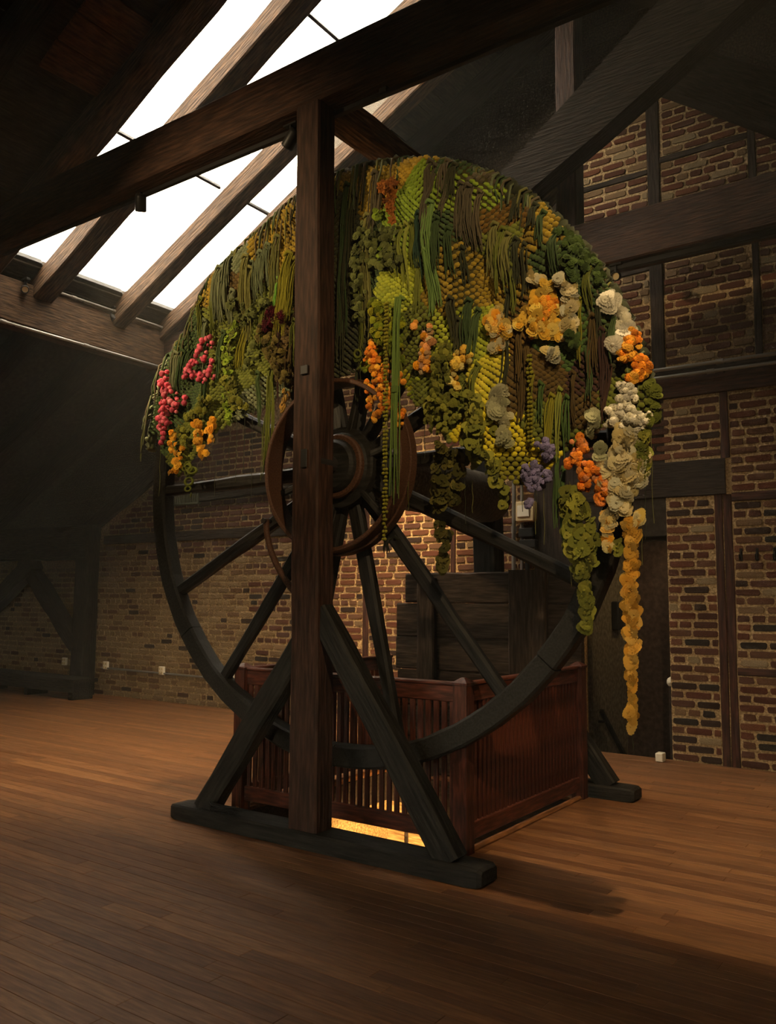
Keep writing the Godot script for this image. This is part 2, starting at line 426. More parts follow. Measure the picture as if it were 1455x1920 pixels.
func build_room() -> void:
	var zf := WALL_Z - 0.004
	var zb := WALL_Z - 0.30
	# --- floor: strip boards along x, with the stair opening left free
	var hole := Rect2(-4.42, -6.28, 1.80, 1.84)     # x, z, size
	var base := [[Vector3(-15, -0.12, -4.44), Vector3(3.6, -0.022, 3.4)], [Vector3(-15, -0.12, WALL_Z - 0.05), Vector3(3.6, -0.022, -6.28)], [Vector3(-15, -0.12, -6.28), Vector3(-4.42, -0.022, -4.44)], [Vector3(-2.62, -0.12, -6.28), Vector3(3.6, -0.022, -4.44)]]
	var fl := Node3D.new()
	fl.name = "floor"
	add_child(fl)
	fl.set_meta("kind", "structure")
	for e in base:
		mi("subfloor", slab(e[0], e[1]), M.dark_wall, fl, mid(e[0], e[1]))
	var planks := []
	var z := 3.3
	var bw := 0.083
	while z > WALL_Z:
		var x := -15.0 + rng.randf_range(0, 1.5)
		while x < 3.5:
			var len := rng.randf_range(0.9, 2.3)
			var spans := [[x, minf(x + len, 3.55)]]
			if z - bw * 0.5 < hole.end.y and z - bw * 0.5 > hole.position.y:
				spans = []
				if x < hole.position.x: spans.append([x, minf(x + len, hole.position.x)])
				if x + len > hole.end.x: spans.append([maxf(x, hole.end.x), minf(x + len, 3.55)])
			for s in spans:
				if s[1] - s[0] > 0.02:
					planks.append([s[0], s[1], z])
			x += len
		z -= bw
	var fwd := cam_forward()
	var side := fwd.cross(Vector3.UP).normalized()
	for p in planks:
		var c := Vector3((p[0] + p[1]) * 0.5, 0, p[2])
		var ahead := (c - Vector3(0, 1.5, 0)).dot(fwd)
		var seen := ahead > 1.4 and absf((c - Vector3(0, 1.5, 0)).dot(side)) < ahead * 0.48 + 0.5
		p.append(c.distance_to(Vector3(0, 1.5, 0)) if seen else 100.0 + c.length())
	planks.sort_custom(func(p, q): return p[3] < q[3])
	var rest := {}
	for i in planks.size():
		var p = planks[i]
		var m: Material = M.floor[rng.randi() % 8]
		var c := Vector3((p[0] + p[1]) * 0.5, -0.011 + rng.randf_range(-0.0006, 0.0006), p[2] - bw * 0.5)
		var mesh := box_mesh(Vector3(p[1] - p[0] - 0.001, 0.022, bw - 0.0012), 0.0016)
		if i < 300:
			mi("plank", mesh, m, fl, Transform3D(Basis(), c))
		else:
			if not rest.has(m): rest[m] = new_st()
			rest[m].append_from(mesh, 0, Transform3D(Basis(), c))
	var am := ArrayMesh.new()
	for k in rest:
		rest[k].commit(am)
		am.surface_set_material(am.get_surface_count() - 1, k)
	mi("planking", am, null, fl).set_meta("kind", "stuff")
	# --- walls
	var wl := wall_slab("wall_left", Vector3(-15.2, -0.3, zb), Vector3(-7.18, 5.6, zf), M.mortar_old)
	var wm := wall_slab("wall_middle", Vector3(-7.18, -0.3, zb), Vector3(-3.45, 8.4, zf), M.mortar_warm)
	var wb := wall_slab("wall_back", Vector3(-2.5, -0.3, zb), Vector3(3.8, 3.75, zf), M.mortar)
	var wg := wall_slab("wall_gable", Vector3(-3.45, 3.75, zb), Vector3(3.8, 8.4, zf), M.mortar)
	wall_slab("wall_lintel", Vector3(-3.45, 2.16, zb), Vector3(-2.5, 3.75, zf), M.dark_wall)
	for e in [[-15.2, -6.8, -0.3, 9.0], [-4.4, -2.4, -0.3, 9.0], [0.2, 3.8, -0.3, 9.0], [-6.8, -4.4, -0.3, 1.0], [-2.4, 0.2, -0.3, 1.0], [-6.8, -4.4, 2.1, 9.0], [-2.4, 0.2, 2.1, 9.0]]:
		wall_slab("wall_front", Vector3(e[0], e[2], 3.35), Vector3(e[1], e[3], 3.6), M.dark_wall)
	for i in 2:  # unseen windows behind the camera, added as fill light from the front
		var wn := Node3D.new()
		wn.name = "window_%d" % (i + 4)
		wn.position = Vector3([-5.6, -1.1][i], 1.55, 3.48)
		add_child(wn)
		wn.set_meta("kind", "structure")
		var ww: float = [2.4, 2.6][i]
		mi("pane", slab(Vector3.ZERO, Vector3(ww, 1.1, 0.006)), M.glass, wn)
		mi("frame", ring_rect(ww, 1.1, 0.1, 0.12), M.dark_trim, wn)
		for x in [-0.6, 0.0, 0.6]:
			mi("mullion", box_mesh(Vector3(0.035, 1.06, 0.05), 0.004), M.dark_trim, wn, Transform3D(Basis(), Vector3(x, 0, 0)))
	wall_slab("wall_right", Vector3(3.55, -0.3, -8.6), Vector3(3.8, 6, 3.6), M.dark_wall)
	wall_slab("wall_far_left", Vector3(-15.3, -0.3, -8.6), Vector3(-15.0, 3, 3.6), M.dark_wall)
	# --- bricks
	var red := func(_x, y):
		var k := rng.randf()
		if k < 0.09: return M.brick[9 + rng.randi() % 2]
		if k < 0.24: return M.brick[7 + rng.randi() % 2]
		return M.brick[[0, 1, 2, 3, 4, 5, 6, 11][rng.randi() % 8]]
	var gable := func(_x, _y):
		var k := rng.randf()
		if k < 0.22: return M.brick[9 + rng.randi() % 2]
		return M.brick[[0, 1, 2, 3, 4, 5, 11][rng.randi() % 7]]
	var warm := func(_x, _y):
		var k := rng.randf()
		if k < 0.06: return M.brick[10]
		if k < 0.16: return M.brick[7]
		return M.brick[[0, 2, 4, 6, 6, 2, 11][rng.randi() % 7]]
	var old := func(x, y):
		var n := patch.get_noise_2d(x * 1.3, y * 1.9)
		if y > 2.5:
			return M.brick[[3, 5, 11, 1, 7][rng.randi() % 5]]
		if n > 0.08 or x > -8.1:
			return M.brick[[3, 5, 11, 7, 8, 4, 10][rng.randi() % 7]] if rng.randf() < 0.62 else M.wash[rng.randi() % 5]
		return M.wash[rng.randi() % 5] if rng.randf() < 0.93 else M.wash[5 + rng.randi() % 2]
	var l := []
	lay(l, -2.5, -2.045, 0.0, 2.5, red)
	lay(l, -3.45, -1.965, 2.9, 3.5, red)
	lay(l, -1.88, -0.2, 0.0, 0.835, red)
	lay(l, -1.88, -0.2, 0.91, 2.455, red)
	lay(l, -1.88, -0.2, 2.545, 3.5, red)
	place_bricks(wb, l, WALL_Z)
	l = []
	var below := func(x, y): return y < 7.0 - 0.77 * (x + 2.41) and y < 7.6 + 0.9 * (x + 2.3)
	lay(l, -3.45, -2.61, 3.86, 4.88, gable)
	lay(l, -3.45, -2.60, 4.96, 5.92, gable, below)
	lay(l, -3.45, -2.57, 5.99, 6.95, gable, below)
	lay(l, -2.46, -1.63, 3.86, 6.0, gable, below)
	lay(l, -2.44, -1.56, 6.07, 6.95, gable, below)
	lay(l, -1.55, -0.6, 3.86, 6.2, gable, below)
	place_bricks(wg, l, WALL_Z)
	l = []
	lay(l, -7.12, -6.24, 0.0, 3.1, warm)
	lay(l, -6.14, -4.98, 0.0, 3.1, warm)
	lay(l, -4.90, -3.92, 0.0, 3.1, warm)
	lay(l, -7.12, -3.92, 3.2, 4.7, warm)
	lay(l, -3.91, -3.46, 3.54, 4.9, warm)
	place_bricks(wm, l, WALL_Z)
	l = []
	lay(l, -8.95, -7.2, 0.0, 2.33, old)
	lay(l, -12.0, -8.97, 0.0, 2.33, old)
	lay(l, -14.4, -12.0, 0.0, 2.0, old)
	lay(l, -11.3, -7.2, 2.5, 3.9, old, func(x, y): return y < 2.55 + 0.5 * (x + 11.4))
	place_bricks(wl, l, WALL_Z)
	# --- timber framing set into the brick
	var zt := WALL_Z + 0.012
	var zz := WALL_Z - 0.06
	trim(Vector3(-2.04, 0, zz), Vector3(-1.965, 2.53, zt), M.red_trim)
	trim(Vector3(-1.965, 2.88, zz), Vector3(-1.885, 3.52, zt), M.red_trim)
	trim(Vector3(-1.96, 0.0, zz), Vector3(-1.885, 2.53, zt - 0.006), M.red_trim)
	trim(Vector3(-3.45, 2.53, zz), Vector3(-1.93, 2.88, zt + 0.01), M.dark_trim)
	trim(Vector3(-1.88, 2.46, zz), Vector3(0, 2.54, zt), M.red_trim)
	trim(Vector3(-1.88, 0.84, zz), Vector3(0, 0.905, zt), M.red_trim)
	trim(Vector3(-3.45, 3.52, zz), Vector3(1, 3.72, zt + 0.02), M.red_trim)
	trim(Vector3(-3.45, 3.72, zz), Vector3(1, 3.84, zt + 0.0), M.dark_trim)
	trim(Vector3(-2.60, 3.84, zz), Vector3(-2.47, 6.9, zt), M.dark_trim)
	trim(Vector3(-1.62, 3.84, zz), Vector3(-1.555, 6.3, zt), M.dark_trim)
	trim(Vector3(-3.45, 5.92, zz), Vector3(-2.60, 5.98, zt), M.dark_trim)
	trim(Vector3(-2.47, 6.0, zz), Vector3(-1.62, 6.065, zt), M.dark_trim)
	trim(Vector3(-3.45, 4.885, zz), Vector3(-2.60, 4.95, zt), M.dark_trim)
	trim(Vector3(-6.235, 0, zz), Vector3(-6.145, 3.1, zt), M.red_trim)
	trim(Vector3(-4.975, 0, zz), Vector3(-4.905, 3.1, zt), M.red_trim)
	trim(Vector3(-7.19, 0, zz), Vector3(-7.12, 3.1, zt), M.red_trim)
	trim(Vector3(-3.915, 0, zz), Vector3(-3.45, 3.5, zt + 0.01), M.dark_trim)
	trim(Vector3(-7.19, 3.1, zz), Vector3(-3.45, 3.2, zt + 0.02), M.dark_trim)
	trim(Vector3(-11.4, 2.35, zz), Vector3(-7.19, 2.49, zt + 0.02), M.dark_trim)
	# gable boarding where no brick shows
	for i in 16:
		var y := 5.0 + i * 0.22
		var o := mi("plank", box_mesh(Vector3(4.0, 0.219, 0.03), 0.003), M.sheath, wm, wm.transform.affine_inverse() * Transform3D(Basis(), Vector3(-5.42, y, WALL_Z + 0.0)))
		o.cast_shadow = GeometryInstance3D.SHADOW_CASTING_SETTING_ON
	for i in 6:
		var y := 7.0 + i * 0.22
		mi("plank", box_mesh(Vector3(4.0, 0.21, 0.03), 0.006), M.sheath, wg, wg.transform.affine_inverse() * Transform3D(Basis(), Vector3(-1.4, y, WALL_Z + 0.0)))
	for i in 5:
		mi("plank", box_mesh(Vector3(2.2, 0.24, 0.03), 0.006), M.sheath, wg, wg.transform.affine_inverse() * Transform3D(Basis(Vector3(0, 0, 1), -0.657), Vector3(-1.45 + 0.17 * i, 6.55 + 0.18 * i, WALL_Z + 0.02)))
	# --- doorway recess behind the gable wall
	wall_slab("wall_recess_left", Vector3(-3.55, -1.6, -9.7), Vector3(-3.40, 2.6, zb + 0.02), M.plaster)
	wall_slab("wall_recess_back", Vector3(-3.5, -1.6, -9.75), Vector3(-1.9, 2.6, -9.6), M.plum)
	wall_slab("wall_recess_right", Vector3(-2.3, -1.6, -9.7), Vector3(-2.15, 2.6, zb + 0.02), M.plum)
	wall_slab("floor_recess", Vector3(-3.5, -1.7, -9.7), Vector3(-2.1, -1.55, zb), M.dark_wall)
	wall_slab("ceiling_recess", Vector3(-3.5, 2.5, -9.7), Vector3(-2.1, 2.65, zb), M.dark_wall)
	spot_lamp("small added lamp on the ceiling inside the dark doorway", Vector3(-2.5, 2.3, -9.0), Vector3(-3.2, 0.8, -9.6), 0.5, 70.0, WARM)  # unseen lamp, added to brighten the recess walls
	trim(Vector3(-3.45, 2.12, zb + 0.05), Vector3(-2.5, 2.17, zb + 0.2), M.dark_trim)
	# --- roof slopes, in a frame whose x climbs the left slope from the plate
	var pa := atan(PITCH_TAN)
	var rf := Transform3D(Basis(Vector3(0, 0, 1), pa), Vector3(-9.07, 5.2, 0))
	var ridge := 6.50
	var ce := Node3D.new()
	ce.name = "ceiling"
	add_child(ce)
	ce.set_meta("kind", "structure")
	for e in [[-0.4, ridge, 3.6, -4.60], [-0.4, 0.36, -4.60, -7.40], [5.75, ridge, -4.60, -7.40], [-0.4, ridge, -7.40, -8.6]]:
		var a := Vector3(e[0], 0.0, e[2])
		var b := Vector3(e[1], 0.07, e[3])
		mi("roof_slab", slab(a, b), M.dark_wall, ce, rf * mid(a, b))
	# sheathing boards along z, under the slab
	for e in [[-0.3, ridge, 3.4, -4.60], [-0.3, 0.36, -4.60, -7.40], [5.75, ridge, -4.60, -7.40], [-0.3, ridge, -7.40, -8.5]]:
		var x: float = e[0]
		while x < e[1] - 0.05:
			var w := minf(0.21, e[1] - x)
			var len: float = e[2] - e[3]
			mi("board", box_mesh(Vector3(w - 0.008, 0.025, len), 0.004), M.sheath, ce, rf * Transform3D(Basis(), Vector3(x + w * 0.5, -0.014 + rng.randf_range(-0.003, 0.003), (e[2] + e[3]) * 0.5)))
			x += w
	var rr := Transform3D(Basis(Vector3(0, 0, 1), -pa), Vector3(-3.256, 8.107, 0))
	var ra := Vector3(-0.05, 0.0, 3.6)
	var rb := Vector3(8.0, 0.2, -8.6)
	mi("roof_slab", slab(ra, rb), M.dark_wall, ce, rr * mid(ra, rb))
	# the same slope goes on beyond the plate, down to the far left eave
	var la := Vector3(-7.0, 0.0, 3.6)
	var lb := Vector3(-0.4, 0.2, -8.6)
	mi("roof_slab", slab(la, lb), M.dark_wall, ce, rf * mid(la, lb))
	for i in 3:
		mi("lit_patch_board", box_mesh(Vector3(0.30, 0.03, 0.62), 0.004), M.patch, ce, rf * Transform3D(Basis(Vector3(0, 1, 0), 0.03 * (i - 1)), Vector3(2.74 + 0.31 * i, -0.045, -4.28)))  # lighter old boards, their tone stands in for light on the sheathing
	for i in 8:
		var py := 2.75 + i * 0.23
		var px := -11.52 + (py - 0.11 - 2.62) / 0.5
		mi("plank", box_mesh(Vector3(minf(px, -9.0) + 15.0, 0.229, 0.03), 0.003), M.sheath, wl, wl.transform.affine_inverse() * Transform3D(Basis(), Vector3((minf(px, -9.0) - 15.0) * 0.5, py, WALL_Z + 0.02)))
	var tm := mi("trim_60", timber_mesh(3.6, 0.26, 0.08, 0.006, 0.01, 6), M.dark_trim, null, along(Vector3(-12.2, 2.40, WALL_Z + 0.06), Vector3(-8.9, 4.05, WALL_Z + 0.06)))
	tm.set_meta("kind", "structure")
	# --- skylights: three bays between the rafters, each with panes and bars
	var bays := [[-4.62, -5.33], [-5.40, -6.45], [-6.52, -7.40]]
	for i in 3:
		var wn := Node3D.new()
		wn.name = "window_%d" % (i + 1)
		wn.transform = rf
		add_child(wn)
		wn.set_meta("kind", "structure")
		var zm: float = (bays[i][0] + bays[i][1]) * 0.5
		var zl: float = bays[i][0] - bays[i][1]
		var cuts := [0.36, 2.33, 4.46, 5.75]
		for k in 3:
			mi("pane", slab(Vector3(cuts[k], 0, 0), Vector3(cuts[k + 1], 0.006, zl)), M.glass, wn, Transform3D(Basis(), Vector3((cuts[k] + cuts[k + 1]) * 0.5, 0.055, zm)))
		for k in [1, 2]:
			mi("glazing_bar", box_mesh(Vector3(0.035, 0.05, zl), 0.004), M.iron, wn, Transform3D(Basis(), Vector3(cuts[k], 0.04, zm)))
		for k in [0, 3]:
			mi("frame", box_mesh(Vector3(0.04, 0.07, zl), 0.004), M.iron, wn, Transform3D(Basis(), Vector3(cuts[k], 0.035, zm)))

var patch := FastNoiseLite.new()

func cam_forward() -> Vector3:
	return -Basis.from_euler(Vector3(deg_to_rad(6.04), deg_to_rad(35.28), 0)).z

# ------------------------------------------------------------------ lamps
func spot_lamp(label: String, at: Vector3, aim: Vector3, energy: float, angle: float, colour := Color(1.0, 0.78, 0.5), size := 0.05) -> void:
	var t := thing("spotlight", label, "lamp", at)
	var dir := (aim - at).normalized()
	var side := dir.cross(Vector3.UP).normalized() if absf(dir.y) < 0.98 else Vector3.RIGHT
	var b := Basis(side, side.cross(-dir) * -1.0, -dir)
	b = Basis.looking_at(dir, Vector3.UP if absf(dir.y) < 0.98 else Vector3.RIGHT)
	var st := new_st()
	var rings := []
	for e in [[0.030, 0.075], [0.042, 0.07], [0.045, 0.05], [0.046, -0.055], [0.042, -0.065], [0.036, -0.062], [0.034, -0.045]]:
		var ring := PackedVector3Array()
		for j in 14:
			var a := TAU * j / 14
			ring.append(Vector3(cos(a) * e[0], -sin(a) * e[0], e[1]))
		rings.append(ring)
	loft(st, rings, false, true)
	st.set_smooth_group(-1)
	for j in range(1, 13):
		tri(st, rings[0][0], rings[0][j], rings[0][j + 1])
	var hs := mi("housing", done(st), M.black, t, Transform3D(b, Vector3.ZERO))
	var lens := CylinderMesh.new()
	lens.top_radius = 0.034
	lens.bottom_radius = 0.034
	lens.height = 0.006
	lens.radial_segments = 14
	var glow := StandardMaterial3D.new()
	glow.albedo_color = Color(0.9, 0.8, 0.6)
	if energy > 0.0:
		glow.emission_enabled = true
		glow.emission = colour
		glow.emission_energy_multiplier = 0.6
	mi("lens", lens, glow, hs, Transform3D(Basis(Vector3(1, 0, 0), PI / 2), Vector3(0, 0, -0.042)))
	var br := mi("bracket", box_mesh(Vector3(0.016, 0.08, 0.03), 0.003), M.black, t, Transform3D(Basis(), Vector3(0.0, 0.07, 0.0)))
	mi("mount", box_mesh(Vector3(0.12, 0.03, 0.045), 0.004), M.black, br, Transform3D(Basis(), Vector3(0.0, 0.045, 0.0)))
	if energy > 0.0:
		var l := SpotLight3D.new()
		l.name = "beam"
		l.light_color = colour
		l.light_energy = energy
		l.spot_angle = angle
		l.spot_angle_attenuation = 0.9
		l.spot_range = 20.0
		l.spot_attenuation = 2.0
		l.light_size = size
		l.shadow_enabled = true
		l.transform = Transform3D(b, dir * 0.075)
		t.add_child(l)

func build_lamps() -> void:
	patch.seed = 5
	patch.frequency = 0.6
	spot_lamp("black track spotlight under the tie beam, left of the timber post", Vector3(-5.42, 4.70, -4.14), Vector3(-7.4, 0.0, -5.9), 15.5, 44.0, WARM)
	spot_lamp("black track spotlight tucked against the timber post under the tie beam", Vector3(-3.77, 4.70, -4.12), Vector3(-4.6, 3.9, -4.2), 0.0, 20.0)
	spot_lamp("black spotlight under the far tie beam beside the drape's right rim", Vector3(-2.62, 4.52, -7.35), Vector3(-2.0, 3.4, -4.4), 0.0, 30.0)
	spot_lamp("spotlight under the far tie beam turned on the brick behind the wheel", Vector3(-5.0, 4.49, -7.40), Vector3(-5.75, 1.25, -8.29), 21.0, 25.0, WARM)
	spot_lamp("small spotlight on the plate with a bright lens below the skylights", Vector3(-8.93, 5.10, -6.45), Vector3(-6.4, 1.5, -8.29), 0.5, 30.0, WARM)  # lens glow and weak beam stand in for a reflection
	spot_lamp("small dim spotlight at the plate's near end beside the tie beam", Vector3(-8.85, 5.05, -5.2), Vector3(-6.8, 4.0, -4.0), 0.0, 30.0)
	spot_lamp("spotlight high on the right roof slope lighting the boards right of the railing", Vector3(-0.9, 6.76, -4.31), Vector3(-1.15, 0.0, -5.6), 20.0, 25.0, WARM)
	spot_lamp("spotlight on the nearer truss turned on the drape's right half", Vector3(0.35, 4.53, -0.75), Vector3(-2.1, 2.7, -4.2), 13.0, 28.0, WARM)
	spot_lamp("spotlight on the nearer truss turned on the drape's left half", Vector3(-5.6, 4.53, -0.72), Vector3(-4.4, 3.75, -4.2), 16.0, 27.0, WARM)

const WARM := Color(1.0, 0.87, 0.67)

# ------------------------------------------------------------------ big timbers
func build_timbers() -> void:
	timber("tie_beam", "long dark tie beam crossing the room above the wheel's timber post", "beam", Vector3(-9.6, 4.98, -4.105), Vector3(3.5, 5.01, -4.105), 0.38, 0.21, M.beam, Vector3(0, 0, 1), 0.012)
	timber("tie_beam", "dark tie beam of the far truss in front of the brick gable", "beam", Vector3(-9.3, 4.86, -7.45), Vector3(3.5, 4.89, -7.45), 0.45, 0.3, M.beam, Vector3(0, 0, 1), 0.012)
	timber("tie_beam", "dark tie beam of the truss nearest the viewer, overhead", "beam", Vector3(-9.6, 4.92, -0.8), Vector3(3.5, 4.95, -0.8), 0.53, 0.3, M.beam)
	timber("king_post", "squared king post standing on the far tie beam", "post", Vector3(-3.11, 5.09, -7.47), Vector3(-3.09, 8.1, -7.47), 0.20, 0.22, M.post)
	timber("timber_brace", "short pale brace at the king post's foot behind the drape", "brace", Vector3(-3.85, 5.05, -7.4), Vector3(-3.2, 5.55, -7.4), 0.1, 0.12, M.rafter)
	# strut that widens as it climbs, and its mirror on the right
	var st := new_st()
	var rings := []
	for e in [[Vector3(-4.2, 5.29, 0), Vector3(-3.88, 5.02, 0)], [Vector3(-3.675, 5.708, 0), Vector3(-3.33, 5.458, 0)], [Vector3(-2.9, 6.27, 0), Vector3(-2.65, 5.81, 0)], [Vector3(-2.046, 6.88, 0), Vector3(-1.95, 6.2, 0)], [Vector3(-1.2, 7.5, 0), Vector3(-1.0, 6.75, 0)]]:
		var hi: Vector3 = e[0]
		var lo: Vector3 = e[1]
		var ring := PackedVector3Array()
		for c in [[hi, -7.06], [lo, -7.06], [lo, -7.3], [hi, -7.3]]:
			ring.append(Vector3(c[0].x, c[0].y, c[1]))
		ring.reverse()
		rings.append(ring)
	loft(st, rings, true, false)
	var o := mi("timber_strut", done(st), M.old)
	tag(o, "heavy dark strut climbing rightwards in front of the king post", "beam")
	timber("timber_strut", "heavy dark strut falling to the right under the gable roof", "beam", Vector3(-2.35, 6.75, -7.72), Vector3(-0.2, 5.10, -7.72), 0.46, 0.22, M.old)
	timber("binder_beam", "brown binder beam with painted-in daylight running from the tie beam towards the far truss", "beam", Vector3(-3.50, 4.88, -4.20), Vector3(-3.46, 4.90, -7.3), 0.20, 0.2, M.binder, Vector3(1, 0, 0))
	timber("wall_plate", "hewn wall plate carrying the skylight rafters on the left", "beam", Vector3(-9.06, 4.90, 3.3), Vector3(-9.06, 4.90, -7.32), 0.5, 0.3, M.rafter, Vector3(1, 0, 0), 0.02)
	# rafters of the left slope; faces on pane level, hanging below it
	var pa := atan(PITCH_TAN)
	var up := Vector3(cos(pa), sin(pa), 0)
	var nrm := Vector3(-sin(pa), cos(pa), 0)
	var foot := Vector3(-9.07, 5.2, 0)
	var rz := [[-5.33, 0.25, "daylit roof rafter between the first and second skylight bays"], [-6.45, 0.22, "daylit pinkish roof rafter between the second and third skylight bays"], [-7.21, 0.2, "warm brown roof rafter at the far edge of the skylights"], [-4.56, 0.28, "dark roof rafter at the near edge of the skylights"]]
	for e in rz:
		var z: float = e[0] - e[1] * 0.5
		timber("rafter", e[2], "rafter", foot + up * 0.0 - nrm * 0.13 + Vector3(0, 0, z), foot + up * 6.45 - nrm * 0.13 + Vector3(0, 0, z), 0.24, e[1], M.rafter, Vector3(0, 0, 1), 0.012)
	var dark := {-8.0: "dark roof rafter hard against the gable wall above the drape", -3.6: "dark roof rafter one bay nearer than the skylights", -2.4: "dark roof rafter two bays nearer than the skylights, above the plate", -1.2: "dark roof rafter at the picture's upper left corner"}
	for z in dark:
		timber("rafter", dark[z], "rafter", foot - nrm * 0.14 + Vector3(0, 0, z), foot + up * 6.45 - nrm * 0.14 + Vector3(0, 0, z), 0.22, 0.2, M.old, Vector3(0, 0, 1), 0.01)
	# their lower halves, beyond the plate
	var low := {-7.7: "lower rafter half nearest the gable wall, left of the drape", -6.7: "second lower rafter half from the gable wall, under the left plate", -5.7: "third lower rafter half from the gable wall, under the left plate", -4.7: "lower rafter half nearest the viewer under the left plate"}
	for z in low:
		timber("lean_to_rafter", low[z], "rafter", foot - nrm * 0.16 - up * 0.3 + Vector3(0, 0, z), foot - nrm * 0.16 - up * 6.4 + Vector3(0, 0, z), 0.26, 0.2, M.old, Vector3(0, 0, 1), 0.01)
	timber("lean_to_beam", "dark low beam on the far left resting on a post", "beam", Vector3(-14.9, 2.42, -8.1), Vector3(-11.45, 2.38, -8.1), 0.55, 0.26, M.old)
	timber("lean_to_post", "dark post under the low beam against the left brick wall", "post", Vector3(-11.6, 0.0, -8.12), Vector3(-11.6, 2.66, -8.12), 0.33, 0.24, M.old)
	timber("lean_to_brace", "slanting dark brace between the low left beam and its post", "brace", Vector3(-13.3, 2.15, -8.08), Vector3(-11.7, 0.75, -8.08), 0.26, 0.2, M.old)
	timber("lean_to_brace", "dark brace running down towards the far left corner", "brace", Vector3(-12.9, 2.1, -8.04), Vector3(-14.9, 0.9, -8.04), 0.3, 0.2, M.old)
	timber("collar_beam", "dark beam with a pale upper edge behind the drape's lower left hem", "beam", Vector3(-9.12, 3.02, -8.22), Vector3(-7.2, 3.06, -8.22), 0.25, 0.07, M.old)
	var t := thing("track_rail", "black lighting track under the tie beam", "track", Vector3(-3.0, 4.785, -4.17))
	mi("rail", box_mesh(Vector3(9.0, 0.035, 0.04), 0.004), M.black, t)
	for x in [-4.2, 0.0, 4.2]:
		mi("clip", box_mesh(Vector3(0.06, 0.05, 0.06), 0.004), M.iron, t, Transform3D(Basis(), Vector3(x, 0.02, 0)))
	t = thing("track_rail", "black lighting track under the far tie beam", "track", Vector3(-1.2, 4.61, -7.38))
	mi("rail", box_mesh(Vector3(4.4, 0.05, 0.05), 0.004), M.black, t)
	mi("clip", box_mesh(Vector3(0.06, 0.05, 0.07), 0.004), M.iron, t, Transform3D(Basis(), Vector3(0.5, 0.02, 0)))

# ------------------------------------------------------------------ stair opening with its railing
func build_stair_opening() -> void:
	# shaft below the floor, lit from below
	var x0 := -4.42
	var x1 := -2.62
	var z0 := -4.44
	var z1 := -6.28
	wall_slab("wall_shaft_shaded", Vector3(x0 - 0.1, -2.6, z1 - 0.1), Vector3(x1 + 0.1, -0.26, z1 - 0.02), M.dark_trim)  # dark material stands in for the unlit right part of this wall
	wall_slab("wall_shaft_panel", Vector3(x0, -2.6, z1 - 0.02), Vector3(-3.92, -0.26, z1), M.pale)
	wall_slab("wall_shaft_left", Vector3(x0 - 0.1, -2.6, z1), Vector3(x0, -0.26, z0), M.pale)
	wall_slab("trim_91", Vector3(x0 - 0.1, -0.26, z1), Vector3(x0 + 0.01, -0.022, z0), M.dark_trim)
	wall_slab("wall_shaft_right", Vector3(x1, -2.6, z1), Vector3(x1 + 0.1, -0.022, z0), M.dark_trim)
	wall_slab("wall_shaft_front", Vector3(x0 - 0.1, -2.6, z0), Vector3(x1 + 0.1, -0.022, z0 + 0.1), M.dark_trim)
	wall_slab("floor_shaft", Vector3(x0 - 0.1, -2.7, z1 - 0.1), Vector3(x1 + 0.1, -2.6, z0 + 0.1), M.dark_trim)
	for e in [[-3.42, -2.66], [-3.42, -4.4]]:
		mi("trim_%d" % (trim_n + 1), box_mesh(Vector3(0.03, 2.4, 0.02), 0.003), M.dark_trim, null, Transform3D(Basis(), Vector3(-4.21, -1.48, z1 + 0.012))).set_meta("kind", "structure")
		trim_n += 1
		break
	wall_slab("trim_90", Vector3(x0, -0.26, z1 - 0.1), Vector3(x1, -0.022, z1 + 0.03), M.dark_trim)
	spot_lamp("warm spotlight fixed below the floor edge inside the stair shaft", Vector3(-2.85, -0.40, -4.70), Vector3(x0, -0.62, -6.1), STAIR_LAMP, 24.0, Color(1.0, 0.80, 0.52))
	# pale threshold strips round the opening
	for e in [[Vector3(-2.60, 0.008, -4.43), Vector3(-2.60, 0.008, -6.32), "pale wood edging strip on the floor along the railing's right side"], [Vector3(-4.44, 0.008, -4.43), Vector3(-4.44, 0.008, -6.32), "pale wood edging strip on the floor along the railing's left side"]]:
		timber("floor_edging", e[2], "edging", e[0], e[1], 0.035, 0.05, M.edging, Vector3(1, 0, 0), 0.0)
	# the railing: four newels, three slatted sides
	var t := thing("stair_railing", "reddish brown slatted wooden railing round the floor opening under the wheel", "railing", Vector3(-3.52, 0, -5.37))
	var corners := [Vector3(-2.61, 0, -4.50), Vector3(-4.45, 0, -4.48), Vector3(-2.61, 0, -6.28), Vector3(-4.45, 0, -6.26)]
	for c in corners:
		var n := mi("newel_post", newel(), M.rail_upright, t, Transform3D(Basis(), c - t.position))
		n.name = "newel_post"
	rail_side(t, corners[1], corners[0])
	rail_side(t, corners[0], corners[2])
	rail_side(t, corners[1], corners[3])

const STAIR_LAMP := 19.0

func newel() -> ArrayMesh:
	var st := new_st()
	var rings := []
	for e in [[0.0, 0.047], [0.99, 0.047], [0.993, 0.053], [1.006, 0.053], [1.012, 0.046], [1.035, 0.012]]:
		var s: float = e[1]
		var y: float = e[0]
		rings.append(PackedVector3Array([Vector3(-s, y, -s), Vector3(-s, y, s), Vector3(s, y, s), Vector3(s, y, -s)]))
	loft(st, rings, true, false)
	return done(st)

